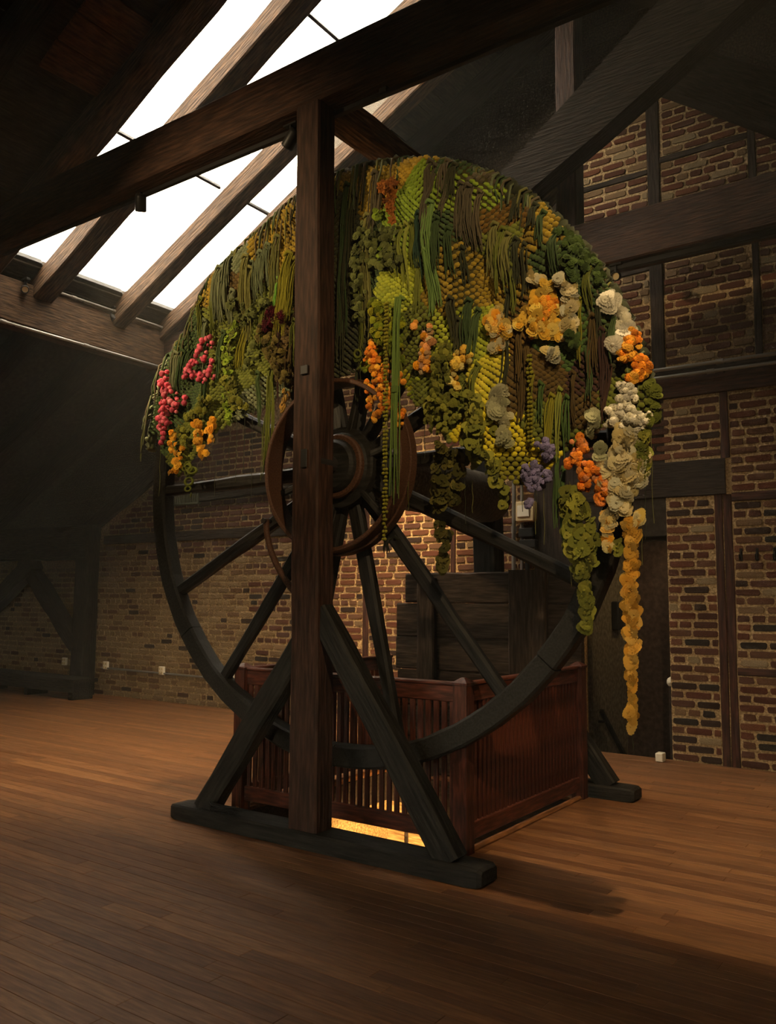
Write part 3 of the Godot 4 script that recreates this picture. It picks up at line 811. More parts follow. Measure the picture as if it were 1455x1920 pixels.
func rail_side(t: Node3D, a: Vector3, b: Vector3) -> void:
	var d := (b - a).normalized()
	var nrm := d.cross(Vector3.UP)
	var len := a.distance_to(b) - 0.094
	var s := a + d * 0.047 - t.position
	var b0 := along(Vector3.ZERO, d, nrm).basis
	var p := Node3D.new()
	p.name = "railing_panel"
	t.add_child(p, true)
	t = p
	mi("top_rail", timber_mesh(len, 0.10, 0.035, 0.0, 0.006, 1), M.rail, t, Transform3D(b0, s + Vector3(0, 0.935, 0)))
	mi("handrail_cap", timber_mesh(len, 0.022, 0.06, 0.0, 0.006, 1), M.rail, t, Transform3D(b0, s + Vector3(0, 0.996, 0)))
	mi("bottom_rail", timber_mesh(len, 0.105, 0.035, 0.0, 0.006, 1), M.rail, t, Transform3D(b0, s + Vector3(0, 0.115, 0)))
	var n := int(len / 0.058)
	var slat := box_mesh(Vector3(0.035, 0.73, 0.018), 0.003)
	for i in n:
		mi("baluster", slat, M.rail_upright, t, Transform3D(b0, s + d * (len * (i + 0.5) / n) + Vector3(0, 0.527, 0)))

# ------------------------------------------------------------------ the hoist wheel
func ring_band(r0: float, r1: float, z0: float, z1: float, segs := 96, rough := 0.0, ch := 0.01) -> ArrayMesh:
	var st := new_st()
	var rings := []
	for i in segs:
		var a := TAU * i / segs
		var o := Vector3(cos(a), sin(a), 0)
		var j0 := r0 + rng.randf_range(-rough, rough)
		var j1 := r1 + rng.randf_range(-rough, rough)
		var ring := PackedVector3Array()
		for c in [[j1, z1 - ch], [j1, z0 + ch], [j1 - ch, z0], [j0 + ch, z0], [j0, z0 + ch], [j0, z1 - ch], [j0 + ch, z1], [j1 - ch, z1]]:
			ring.append(o * c[0] + Vector3(0, 0, c[1]))
		rings.append(ring)
	loft(st, rings, false, false, true)
	return done(st)

func disc_mesh(profile: Array, segs := 40) -> ArrayMesh:   # lathe about z, z falling
	var st := new_st()
	var rings := []
	for e in profile:
		var ring := PackedVector3Array()
		for j in segs:
			var a := TAU * j / segs
			ring.append(Vector3(cos(a) * e[0], sin(a) * e[0], e[1]))
		rings.append(ring)
	loft(st, rings, true, false)
	return done(st)

func build_wheel() -> void:
	var t := thing("hoist_wheel", "great dark timber hoist wheel with slender spokes under the flower drape", "wheel", Vector3(AX.x, AX.y, -4.40))
	# rim of felloes, each its own piece
	for i in 7:
		var st := new_st()
		var rings := []
		for k in 15:
			var a := TAU * (i + (k - 0.0) / 14.0 * 0.996) / 7.0 + 0.2
			var o := Vector3(cos(a), sin(a), 0)
			var jig := rng.randf_range(-0.006, 0.006)
			var ring := PackedVector3Array()
			for c in [[1.955 + jig, 0.045], [1.955 + jig, -0.045], [1.94, -0.06], [1.83, -0.06], [1.815 + jig, -0.045], [1.815 + jig, 0.045], [1.83, 0.06], [1.94, 0.06]]:
				ring.append(o * c[0] + Vector3(0, 0, c[1]))
			rings.append(ring)
		loft(st, rings, true, false)
		mi("felloe", done(st), M.rim, t)
	for i in 14:
		var a := deg_to_rad(206.5 + 360.0 / 14.0 * i)
		var o := Vector3(cos(a), sin(a), 0)
		mi("spoke", timber_mesh(1.64, 0.105, 0.075, 0.004, 0.016, 6, -0.012), M.wheel, t, along(o * 0.2, o * 1.84, Vector3(0, 0, 1)))
	var hub := mi("hub", disc_mesh([[0.02, -0.12], [0.26, -0.12], [0.27, -0.1], [0.27, 0.09], [0.23, 0.10], [0.19, 0.13], [0.17, 0.17], [0.15, 0.19], [0.02, 0.19]]), M.wheel, t)
	mi("hub_flange", ring_band(0.17, 0.215, 0.10, 0.15, 40), M.rust, hub)
	var brk := mi("brake_ring", ring_band(0.545, 0.575, 0.055, 0.215, 80, 0.001, 0.006), M.rust, t)
	mi("brake_band", ring_band(0.577, 0.592, 0.06, 0.13, 80, 0.001, 0.003), M.rust, brk)
	for i in 6:
		var a := deg_to_rad(15 + 60.0 * i)
		var o := Vector3(cos(a), sin(a), 0)
		mi("ring_stay", timber_mesh(0.34, 0.045, 0.03, 0.001, 0.006, 2), M.wheel, t, along(o * 0.22 + Vector3(0, 0, 0.08), o * 0.55 + Vector3(0, 0, 0.08)))
	# the axle: an eight sided drum running back to the rear frame
	var st := new_st()
	var rings := []
	for e in [[0.205, -0.12], [0.215, -0.3], [0.212, -1.9], [0.20, -2.0]]:
		var ring := PackedVector3Array()
		for j in 16:
			var a := TAU * (j + 0.5) / 16
			ring.append(Vector3(cos(a) * e[0], -sin(a) * e[0], e[1]))
		rings.append(ring)
	loft(st, rings, true, true)
	mi("axle_drum", done(st), M.axle, t)
	mi("axle_pin", disc_mesh([[0.06, -2.2], [0.06, -1.95]], 16), M.iron, t)
	mi("axle_pin", disc_mesh([[0.06, 0.15], [0.06, 0.36]], 16), M.iron, t)
	wheel_frame(Vector3(0, 0, 0), "front", "dark braced timber frame with sill in front of the wheel")
	wheel_frame(Vector3(0, 0, -2.36), "rear", "dark braced timber frame with sill behind the railing")
	var b := thing("brake_lever", "rusty brown brake strap hanging from the iron ring beside the post", "strap", Vector3(-4.0, 2.1, -4.24))
	var sb := new_st()
	var pts := PackedVector3Array()
	for i in 9:
		var k := i / 8.0
		pts.append(Vector3(-0.02 + 0.42 * k * k, -0.05 - 0.62 * k, 0.02))
	tube(sb, pts, PackedFloat32Array([0.022]), 6)
	mi("strap", done(sb), M.rust, b)
	mi("bolt", disc_mesh([[0.02, -0.02], [0.02, 0.05]], 8), M.iron, b, Transform3D(Basis(), Vector3(-0.02, -0.06, 0.0)))

func wheel_frame(shift: Vector3, which: String, label: String) -> void:
	var t := thing("wheel_frame", label, "frame", Vector3(-3.44, 0, -4.09) + shift)
	# sill with worn ends
	var st := new_st()
	var rings := []
	for e in [[-1.225, 0.018, 0.05], [-1.21, 0.04, 0.085], [-1.15, 0.048, 0.105], [-0.4, 0.05, 0.11], [0.4, 0.049, 0.107], [1.13, 0.048, 0.108], [1.20, 0.046, 0.10], [1.225, 0.035, 0.085]]:
		var ring := PackedVector3Array()
		var h: float = e[1]
		var d: float = e[2]
		for c in [[d, -h], [d, h - 0.012], [d - 0.012, h], [-d + 0.012, h], [-d, h - 0.012], [-d, -h]]:
			ring.append(Vector3(e[0], 0.05 + c[1], c[0]))
		ring.reverse()
		rings.append(ring)
	loft(st, rings, true, false)
	mi("sill", done(st), M.frame, t)
	var top := 4.82 if which == "front" else 4.2
	# post, a touch leaner and browner towards the top
	var ps := new_st()
	rings = []
	var n := 12
	for i in n + 1:
		var k := float(i) / n
		var x := -0.022 + lerpf(0.0, -0.058, k) + rng.randf_range(-0.004, 0.004)
		var hw := lerpf(0.114, 0.104, k) + rng.randf_range(-0.003, 0.003) + (0.03 if k > 0.22 and k < 0.30 and which == "front" else 0.0) * 0.0
		var hd := 0.085 + rng.randf_range(-0.003, 0.003)
		var ring := PackedVector3Array()
		var c := 0.012
		for p in [[hw, -hd + c], [hw - c, -hd], [-hw + c, -hd], [-hw, -hd + c], [-hw, hd - c], [-hw + c, hd], [hw - c, hd], [hw, hd - c]]:
			ring.append(Vector3(p[1], x + p[0], 0))
		# built along local x so that the grain runs up the post
		var along_x := PackedVector3Array()
		for p in ring:
			along_x.append(Vector3(lerpf(0.09, top, k), -p.y, p.x))
		rings.append(along_x)
	loft(ps, rings, true, false)
	mi("post", done(ps), M.post if which == "front" else M.frame, t, Transform3D(Basis(Vector3(0, 1, 0), Vector3(-1, 0, 0), Vector3(0, 0, 1)), Vector3.ZERO))
	mi("brace", timber_mesh(1.5, 0.16, 0.12, 0.006, 0.014, 6), M.frame, t, along(Vector3(-0.95, 0.08, 0), Vector3(-0.10, 1.22, 0)))
	mi("brace", timber_mesh(1.66, 0.150, 0.12, 0.006, 0.014, 6), M.frame, t, along(Vector3(1.0, 0.08, 0), Vector3(0.10, 1.34, 0)))
	mi("bolt_plate", box_mesh(Vector3(0.06, 0.06, 0.012), 0.003), M.iron, t, Transform3D(Basis(), Vector3(-0.06, 2.98, 0.094)))
	mi("bolt_plate", box_mesh(Vector3(0.05, 0.12, 0.008), 0.003), M.black, t, Transform3D(Basis(), Vector3(-0.05, 2.40, 0.093)))

# ------------------------------------------------------------------ the drape
const RIM := [[-20, 2.08], [6, 2.085], [18, 2.07], [35, 2.045], [60, 2.08], [90, 2.115], [104, 2.10], [112, 2.06], [124, 2.09], [129, 2.12], [135, 2.085], [142, 2.04], [146, 2.08], [152, 2.15], [168, 2.11], [200, 2.08]]

func net_top(angle: float) -> float:     # radius of the drape's lumpy outer edge, by its angle in degrees
	for i in RIM.size() - 1:
		if angle <= RIM[i + 1][0]:
			return lerpf(RIM[i][1], RIM[i + 1][1], clampf((angle - RIM[i][0]) / (RIM[i + 1][0] - RIM[i][0]), 0, 1))
	return 2.08

func rim_at(x: float, y: float) -> float:
	return net_top(rad_to_deg(fposmod(atan2(y - AX.y, x - AX.x) + 0.6, TAU) - 0.6))

const HEM := [[-5.6, 2.86], [-5.35, 2.80], [-5.03, 2.42], [-4.6, 2.74], [-3.93, 2.93], [-3.29, 3.01], [-2.95, 2.86], [-2.79, 2.68], [-2.52, 2.42], [-2.3, 2.42], [-2.19, 2.18], [-2.0, 2.10], [-1.85, 2.3], [-1.5, 2.45], [-1.2, 2.55]]

func hem(x: float) -> float:
	for i in HEM.size() - 1:
		if x <= HEM[i + 1][0]:
			return lerpf(HEM[i][1], HEM[i + 1][1], clampf((x - HEM[i][0]) / (HEM[i + 1][0] - HEM[i][0]), 0, 1))
	return HEM[HEM.size() - 1][1]

var folds := FastNoiseLite.new()

func net_z(x: float, y: float) -> float:
	var r := Vector2(x, y).distance_to(AX)
	var t := clampf((r - rim_at(x, y) + 0.13) / 0.13, 0.0, 1.0)
	var loose := 1.0 + 1.2 * smoothstep(-3.2, -2.7, x)
	return -4.29 + loose * (0.035 * folds.get_noise_2d(x * 9.0, y * 3.5) + 0.05 * folds.get_noise_2d(x * 3.0 + 40.0, y * 2.6)) + 0.05 * smoothstep(-3.2, -2.4, x) - 0.12 * t * t

func inside(x: float, y: float, m := 0.0) -> bool:
	return Vector2(x, y).distance_to(AX) < rim_at(x, y) - m and y > hem(x) + m

func shade(k: String) -> Color:
	return PALETTE[k][rng.randi() % PALETTE[k].size()]

const PALETTE := {
	"ochre": [Color(0.54, 0.45, 0.15), Color(0.48, 0.40, 0.14)],
	"gold": [Color(0.66, 0.54, 0.17), Color(0.60, 0.49, 0.15)],
	"gold2": [Color(0.68, 0.64, 0.18), Color(0.72, 0.66, 0.20)],
	"yellow": [Color(0.74, 0.68, 0.16), Color(0.70, 0.63, 0.15)],
	"lime": [Color(0.50, 0.58, 0.18), Color(0.46, 0.54, 0.16)],
	"ylime": [Color(0.56, 0.58, 0.17), Color(0.50, 0.53, 0.16)],
	"olive": [Color(0.38, 0.40, 0.16), Color(0.34, 0.36, 0.14)],
	"lolive": [Color(0.50, 0.52, 0.22), Color(0.46, 0.48, 0.20)],
	"khaki": [Color(0.42, 0.41, 0.22), Color(0.38, 0.38, 0.20)],
	"yolive": [Color(0.50, 0.48, 0.14), Color(0.46, 0.44, 0.13)],
	"dgreen": [Color(0.26, 0.32, 0.18), Color(0.22, 0.28, 0.16)],
	"green": [Color(0.28, 0.37, 0.18), Color(0.26, 0.34, 0.17)],
	"moss": [Color(0.46, 0.48, 0.10), Color(0.40, 0.45, 0.12), Color(0.54, 0.52, 0.12)],
	"dark": [Color(0.20, 0.21, 0.14), Color(0.23, 0.23, 0.15)],
	"taupe": [Color(0.36, 0.32, 0.24), Color(0.32, 0.29, 0.22)],
	"sage": [Color(0.42, 0.44, 0.32), Color(0.38, 0.41, 0.29)],
	"rust": [Color(0.38, 0.28, 0.12), Color(0.34, 0.26, 0.12), Color(0.42, 0.32, 0.14)],
	"brown": [Color(0.34, 0.27, 0.14), Color(0.31, 0.25, 0.14)],
	"plum": [Color(0.26, 0.18, 0.14), Color(0.24, 0.17, 0.15)],
	"teal": [Color(0.14, 0.22, 0.18), Color(0.16, 0.24, 0.19)],
	"bright": [Color(0.40, 0.58, 0.22), Color(0.37, 0.53, 0.20)],
	"bright2": [Color(0.44, 0.54, 0.28), Color(0.40, 0.50, 0.26)],
	"pink": [Color(0.93, 0.42, 0.49), Color(0.90, 0.38, 0.46), Color(0.95, 0.52, 0.56), Color(0.86, 0.34, 0.42)],
	"burgundy": [Color(0.32, 0.07, 0.12), Color(0.26, 0.06, 0.10)],
	"straw": [Color(0.62, 0.48, 0.20), Color(0.58, 0.44, 0.2)],
	"gold_bloom": [Color(0.93, 0.66, 0.20), Color(0.90, 0.60, 0.16), Color(0.94, 0.72, 0.28)],
	"sage_bloom": [Color(0.62, 0.61, 0.46), Color(0.57, 0.57, 0.42), Color(0.66, 0.64, 0.50)],
	"yellow_bloom": [Color(0.92, 0.74, 0.28), Color(0.90, 0.68, 0.22), Color(0.92, 0.80, 0.40)],
	"papery": [Color(0.50, 0.29, 0.12), Color(0.45, 0.26, 0.11), Color(0.56, 0.34, 0.14)],
	"orange": [Color(0.93, 0.62, 0.18), Color(0.92, 0.56, 0.16), Color(0.94, 0.68, 0.24), Color(0.90, 0.52, 0.16)],
	"orange_peach": [Color(0.93, 0.55, 0.18), Color(0.91, 0.50, 0.16), Color(0.90, 0.60, 0.38)],
	"peach": [Color(0.82, 0.62, 0.46), Color(0.86, 0.60, 0.36), Color(0.94, 0.62, 0.14), Color(0.72, 0.64, 0.46)],
	"pale_gold": [Color(0.88, 0.74, 0.30), Color(0.86, 0.78, 0.46), Color(0.90, 0.68, 0.24)],
	"cream_yellow": [Color(0.90, 0.78, 0.40), Color(0.92, 0.84, 0.58), Color(0.90, 0.70, 0.24), Color(0.84, 0.80, 0.62), Color(0.92, 0.62, 0.16)],
	"cream": [Color(0.82, 0.76, 0.58), Color(0.80, 0.72, 0.50), Color(0.78, 0.70, 0.45), Color(0.74, 0.72, 0.60)],
	"honey": [Color(0.82, 0.62, 0.24), Color(0.86, 0.68, 0.32), Color(0.80, 0.58, 0.20)],
	"white": [Color(0.84, 0.81, 0.70), Color(0.80, 0.77, 0.66), Color(0.86, 0.83, 0.74)],
	"lavender": [Color(0.52, 0.48, 0.62), Color(0.48, 0.45, 0.57)],
	"leaf": [Color(0.47, 0.47, 0.18), Color(0.51, 0.50, 0.20), Color(0.41, 0.42, 0.17)],
	"dark_olive": [Color(0.30, 0.28, 0.12), Color(0.34, 0.31, 0.14), Color(0.26, 0.25, 0.11)],
	"dull_green": [Color(0.38, 0.40, 0.21), Color(0.34, 0.36, 0.19)],
	"dark_green": [Color(0.22, 0.28, 0.14), Color(0.25, 0.31, 0.15)],
	"brown_olive": [Color(0.34, 0.30, 0.15), Color(0.38, 0.33, 0.16)],
}

func blend(palette: String) -> Color:      # six shades per pair of neighbours, so that blossoms differ
	var c := shade(palette).lerp(shade(palette), 0.5 * (rng.randi() % 2))
	var k: float = [0.78, 0.9, 1.0, 1.08][rng.randi() % 4]
	return Color(minf(c.r * k, 0.97), minf(c.g * k, 0.97), minf(c.b * k, 0.97))

func cloth(c: Color, alpha := 1.0) -> StandardMaterial3D:
	var key := "cloth%s%.2f" % [c.to_html(), alpha]
	if not M.has(key):
		var m := StandardMaterial3D.new()
		m.albedo_color = Color(c.r, c.g, c.b, alpha)
		if alpha < 1.0:
			m.transparency = BaseMaterial3D.TRANSPARENCY_ALPHA
		m.roughness = 0.95
		m.metallic_specular = 0.2
		m.rim_enabled = true
		m.rim = 0.3
		m.backlight_enabled = true
		m.backlight = Color(c.r * 0.5, c.g * 0.5, c.b * 0.5)
		M[key] = m
	return M[key]

func build_drape() -> void:
	folds.seed = 9
	folds.frequency = 0.35
	folds.fractal_octaves = 3
	var t := thing("fibre_drape", "green and ochre fibre-art drape of netting and yarn covering the wheel's upper half", "textile", Vector3.ZERO)
	# backing cloth
	var st := new_st()
	st.set_smooth_group(0)
	var s := 0.05
	for i in range(-115, -20):
		for j in range(40, 95):
			var x := i * s
			var y := j * s
			var q := [Vector2(x, y), Vector2(x + s, y), Vector2(x + s, y + s), Vector2(x, y + s)]
			var ok := true
			for p in q:
				ok = ok and inside(p.x, p.y, 0.0)
			if ok:
				var v := []
				for p in q:
					v.append(Vector3(p.x, p.y, net_z(p.x, p.y) - 0.008))
				tri(st, v[0], v[2], v[1])
				tri(st, v[0], v[3], v[2])
	mi("backing_cloth", done(st), M.backing, t)
	# netting: padded knots in slanting rows, one mesh per coloured patch
	var patches := {}
	var rows := 126
	for r in rows:
		var y0 := 2.0 + r * 0.0208
		for c in 108:
			var x0 := -5.7 + c * 0.042 + (0.021 if r % 2 else 0.0)
			var x := x0 + 0.10 * folds.get_noise_2d(x0 * 2.0 + 7.0, y0 * 2.0)
			var y := y0 + 0.12 * folds.get_noise_2d(x0 * 2.0, y0 * 2.0 + 90.0)
			if not inside(x, y, 0.01):
				continue
			var best := 1e9
			var k := 0
			var wx := x + 0.14 * folds.get_noise_2d(x * 5.0, y * 5.0)
			var wy := y + 0.14 * folds.get_noise_2d(x * 5.0 + 50.0, y * 5.0)
			for i in NET_COLOURS.size():
				var e = NET_COLOURS[i]
				var d := Vector2(wx - e[1], (wy - e[2]) * 0.9).length_squared()
				if d < best:
					best = d
					k = i
			var nm: String = NET_COLOURS[k][0]
			if not patches.has(nm):
				patches[nm] = new_st()
			var twill: bool = nm in ["lime", "dgreen", "sage", "taupe", "dark", "rust", "plum", "moss"]
			var lean := (0.5 if twill else 0.12) * signf(folds.get_noise_2d(NET_COLOURS[k][1] * 11.0, NET_COLOURS[k][2] * 7.0)) + 0.3 * folds.get_noise_2d(x * 4.0, y * 4.0)
			knot(patches[nm], Vector3(x, y, net_z(x, y)), lean, shade(nm).srgb_to_linear() * rng.randf_range(0.95, 1.4), 0.023 if twill else 0.0222, 0.0138 if twill else 0.0182)
	for nm in patches:
		var o := mi("net_patch", patches[nm].commit(), M.net, t)
		o.name = "net_patch"
	# rolled edge over the rim, wound with yarn
	for seg in 6:
		var rs := new_st()
		var pts := PackedVector3Array()
		var rad := PackedFloat32Array()
		for i in 61:
			var a := deg_to_rad(5.0 + 166.0 * (seg + i / 60.0) / 6.0)
			var r := net_top(rad_to_deg(a)) - 0.03 + rng.randf_range(-0.012, 0.012)
			pts.append(Vector3(AX.x + cos(a) * r, AX.y + sin(a) * r, -4.39 + rng.randf_range(-0.012, 0.012)))
			rad.append(0.034 + 0.014 * (i % 2) + rng.randf_range(-0.004, 0.006))
		tube(rs, pts, rad, 8)
		mi("edge_roll", done(rs), cloth(PALETTE[["dark", "dark", "dark", "taupe", "taupe", "sage"][seg]][0]), t)
	# yarn hanks sewn to the net
	for h in HANKS:
		var c := shade(h[0])
		mi("yarn_hank", hank(h[1], h[2], h[3], h[4]), cloth(c), t)
	for k in 170:      # wisps that loop over the edge
		var a := deg_to_rad(rng.randf_range(12.0, 165.0))
		var r := net_top(rad_to_deg(a))
		var ws := new_st()
		var x := AX.x + cos(a) * (r - 0.02)
		var y := AX.y + sin(a) * (r - 0.02)
		var drop := rng.randf_range(0.1, 0.38)
		tube(ws, PackedVector3Array([Vector3(x, y + 0.02, -4.42), Vector3(x + rng.randf_range(-0.02, 0.02), y + 0.025, -4.36), Vector3(x, y - 0.01, -4.31), Vector3(x + rng.randf_range(-0.02, 0.02), y - drop * 0.5, -4.28), Vector3(x + rng.randf_range(-0.02, 0.02), y - drop, -4.27)]), PackedFloat32Array([0.008, 0.009, 0.009, 0.007, 0.004]), 5)
		mi("edge_wisp", done(ws), cloth(shade(["taupe", "sage", "dgreen", "khaki", "dark"][rng.randi() % 5])), t)
	for e in THREADS:
		var ts := new_st()
		var pts := PackedVector3Array()
		for i in 7:
			pts.append(Vector3(e[0] + rng.randf_range(-0.004, 0.004), lerpf(e[1], e[2], i / 6.0), -4.23 + rng.randf_range(-0.004, 0.004)))
		tube(ts, pts, PackedFloat32Array([0.0022]), 3)
		mi("loose_thread", done(ts), cloth(shade(["olive", "dark", "khaki"][rng.randi() % 3])), t)

func knot(st: SurfaceTool, p: Vector3, lean: float, c: Color, a: float, b: float) -> void:
	var u := Vector3(cos(lean), sin(lean), 0)
	var v := Vector3(-sin(lean), cos(lean), 0)
	st.set_color(c)
	var top := p + Vector3(0, 0, 0.014)
	var inner := []
	var outer := []
	var n_in := []
	for j in 6:
		var g := TAU * j / 6
		inner.append(p + (u * cos(g) * a + v * sin(g) * b) * 0.62 + Vector3(0, 0, 0.010))
		outer.append(p + u * cos(g) * a + v * sin(g) * b + Vector3(0, 0, -0.004))
		n_in.append((u * cos(g) * 0.6 + v * sin(g) + Vector3(0, 0, 1.0)).normalized())
	for j in 6:
		var k := (j + 1) % 6
		put(st, [[top, Vector3(0, 0, 1)], [inner[k], n_in[k]], [inner[j], n_in[j]]])
		var oj: Vector3 = (n_in[j] - Vector3(0, 0, 0.5)).normalized()
		var ok: Vector3 = (n_in[k] - Vector3(0, 0, 0.5)).normalized()
		put(st, [[inner[j], n_in[j]], [inner[k], n_in[k]], [outer[k], ok]])
		put(st, [[inner[j], n_in[j]], [outer[k], ok], [outer[j], oj]])

func put(st: SurfaceTool, vs: Array) -> void:
	for v in vs:
		st.set_normal(v[1])
		st.add_vertex(v[0])

func hank(x: float, y0: float, y1: float, hw: float, z := 99.0) -> ArrayMesh:
	var st := new_st()
	var len := y0 - y1
	var n := clampi(int(hw / 0.0024), 6, 26)
	for k in n:
		var f := rng.randf_range(-1.0, 1.0)
		var layer := rng.randf_range(0.0, 1.0)
		var sx := x + f * hw * 0.75
		var end := y0 - len * rng.randf_range(0.72, 1.0)
		var pts := PackedVector3Array()
		var ph := rng.randf() * TAU
		for i in 7:
			var q := i / 6.0
			var xx := lerpf(sx, x + f * hw * 1.15, q) + 0.006 * sin(ph + q * 5.0)
			var yy := lerpf(y0, end, q)
			var zz := (net_z(x, maxf(yy, hem(x))) if z > 90.0 else z) + 0.016 + 0.022 * layer + 0.012 * sin(minf(q * 3.0, PI * 0.5))
			if i == 0:
				zz -= 0.02
			pts.append(Vector3(xx, yy, zz))
		tube(st, pts, PackedFloat32Array([0.0055, 0.0055, 0.005, 0.005, 0.0045, 0.004, 0.0025]), 4, false)
	# the knot the yarn hangs from
	var kp := PackedVector3Array([Vector3(x - hw * 0.8, y0 - 0.004, net_z(x, y0) + 0.018), Vector3(x, y0 + 0.012, net_z(x, y0) + 0.032), Vector3(x + hw * 0.8, y0 - 0.004, net_z(x, y0) + 0.018)])
	tube(st, kp, PackedFloat32Array([0.010, 0.015, 0.010]), 6)
	return done(st)

# ------------------------------------------------------------------ flowers
var bloom := {}

func ball(r: float, bumps: float, seed_at: int, flat := 1.0) -> ArrayMesh:
	var st := new_st()
	var nz := FastNoiseLite.new()
	nz.seed = seed_at
	nz.frequency = 2.2
	var rings := []
	for i in 7:
		var th := PI * (i + 0.12) / 6.24
		var ring := PackedVector3Array()
		for j in 9:
			var ph := TAU * j / 9.0 + i * 0.35
			var d := Vector3(sin(th) * cos(ph), sin(th) * sin(ph), -cos(th) * flat)
			ring.append(d * r * (1.0 + bumps * nz.get_noise_3dv(d * 2.0)))
		rings.append(ring)
	loft(st, rings, true, true)
	return done(st)

# a gathered gauze disc: radial pleats, open cup facing +z
func gathered(r: float, layers: int, pleats: int, depth: float, sd: int) -> ArrayMesh:
	var st := new_st()
	st.set_smooth_group(0)
	var g := RandomNumberGenerator.new()
	g.seed = sd
	for l in layers:
		var k := 1.0 - 0.26 * l
		var twist := g.randf() * TAU
		var n := pleats * 2
		var rim := []
		var midr := []
		for j in n:
			var a := twist + TAU * j / n
			var wob := 1.0 + 0.10 * sin(a * 3.0 + g.randf())
			var lift := 0.09 * r if j % 2 else -0.07 * r
			rim.append(Vector3(cos(a) * r * k * wob, sin(a) * r * k * wob, depth * r * 0.5 + lift + 0.26 * r * l))
			midr.append(Vector3(cos(a) * r * k * 0.5, sin(a) * r * k * 0.5, depth * r * 0.75 + lift * 0.4 + 0.22 * r * l))
		var mid_point := Vector3(0, 0, 0.1 * r + 0.16 * r * l)
		for j in n:
			var q := (j + 1) % n
			tri(st, mid_point, midr[q], midr[j])
			tri(st, midr[j], midr[q], rim[q])
			tri(st, midr[j], rim[q], rim[j])
	st.append_from(ball(r * 0.24, 0.5, sd), 0, Transform3D(Basis(), Vector3(0, 0, 0.28 * r)))
	return done(st)

func star(r: float, points: int, sd: int, thin := 0.45) -> ArrayMesh:
	var st := new_st()
	st.set_smooth_group(-1)
	var g := RandomNumberGenerator.new()
	g.seed = sd
	for j in points:
		var a := TAU * j / points + g.randf_range(-0.2, 0.2)
		var o := Vector3(cos(a), sin(a), 0)
		var s := Vector3(-sin(a), cos(a), 0)
		var l := r * g.randf_range(0.8, 1.1)
		var z := r * g.randf_range(0.1, 0.8)
		var mid_point := o * l * 0.55 + Vector3(0, 0, z * 0.7)
		var tip := o * l + Vector3(0, 0, z)
		tri(st, Vector3.ZERO, mid_point + s * r * thin * 0.5, mid_point + Vector3(0, 0, 0.12 * r))
		tri(st, Vector3.ZERO, mid_point + Vector3(0, 0, 0.12 * r), mid_point - s * r * thin * 0.5)
		tri(st, tip, mid_point + Vector3(0, 0, 0.12 * r), mid_point + s * r * thin * 0.5)
		tri(st, tip, mid_point - s * r * thin * 0.5, mid_point + Vector3(0, 0, 0.12 * r))
	st.append_from(ball(r * 0.25, 0.4, sd), 0, Transform3D(Basis(), Vector3(0, 0, 0.15 * r)))
	return done(st)

func hoop(r: float, sd: int) -> ArrayMesh:
	var st := new_st()
	var g := RandomNumberGenerator.new()
	g.seed = sd
	var rings := []
	for i in 16:
		var a := TAU * i / 16
		var o := Vector3(cos(a), sin(a), 0)
		var th := r * 0.26 * g.randf_range(0.85, 1.15)
		var ring := PackedVector3Array()
		for j in 6:
			var p := TAU * j / 6
			ring.append(o * (r * 0.75 + cos(p) * th) - Vector3(0, 0, sin(p) * th))
		rings.append(ring)
	loft(st, rings, false, true, true)
	return done(st)

func make_blooms() -> void:
	bloom = {"pom": [], "ruffle": [], "puff": [], "gauze": [], "disc": [], "spike": [], "star": [], "ring": []}
	for v in 4:
		bloom.pom.append(ball(1.0, 0.28, 30 + v))
		bloom.ruffle.append(gathered(1.0, 3, 9, 0.6, 50 + v))
		bloom.puff.append(puffed(v))
		bloom.gauze.append(gathered(1.05, 2, 15, 0.16, 70 + v))
		bloom.disc.append(gathered(1.0, 1, 14, 0.12, 90 + v))
		bloom.spike.append(star(1.1, 16, 110 + v, 0.22))
		bloom.star.append(star(1.1, 7, 130 + v, 0.7))
		bloom.ring.append(hoop(1.0, 150 + v))

func puffed(v: int) -> ArrayMesh:      # a soft pompom of bunched tulle
	var st := new_st()
	st.append_from(ball(0.8, 0.5, 170 + v), 0, Transform3D())
	for k in 6:
		var a := TAU * k / 6 + v
		st.append_from(gathered(0.5, 1, 5, 0.4, 190 + v * 7 + k), 0, Transform3D(Basis(Vector3(0, 1, 0), cos(a) * 0.8) * Basis(Vector3(1, 0, 0), -sin(a) * 0.8), Vector3(cos(a) * 0.5, sin(a) * 0.5, 0.45)))
	return st.commit()

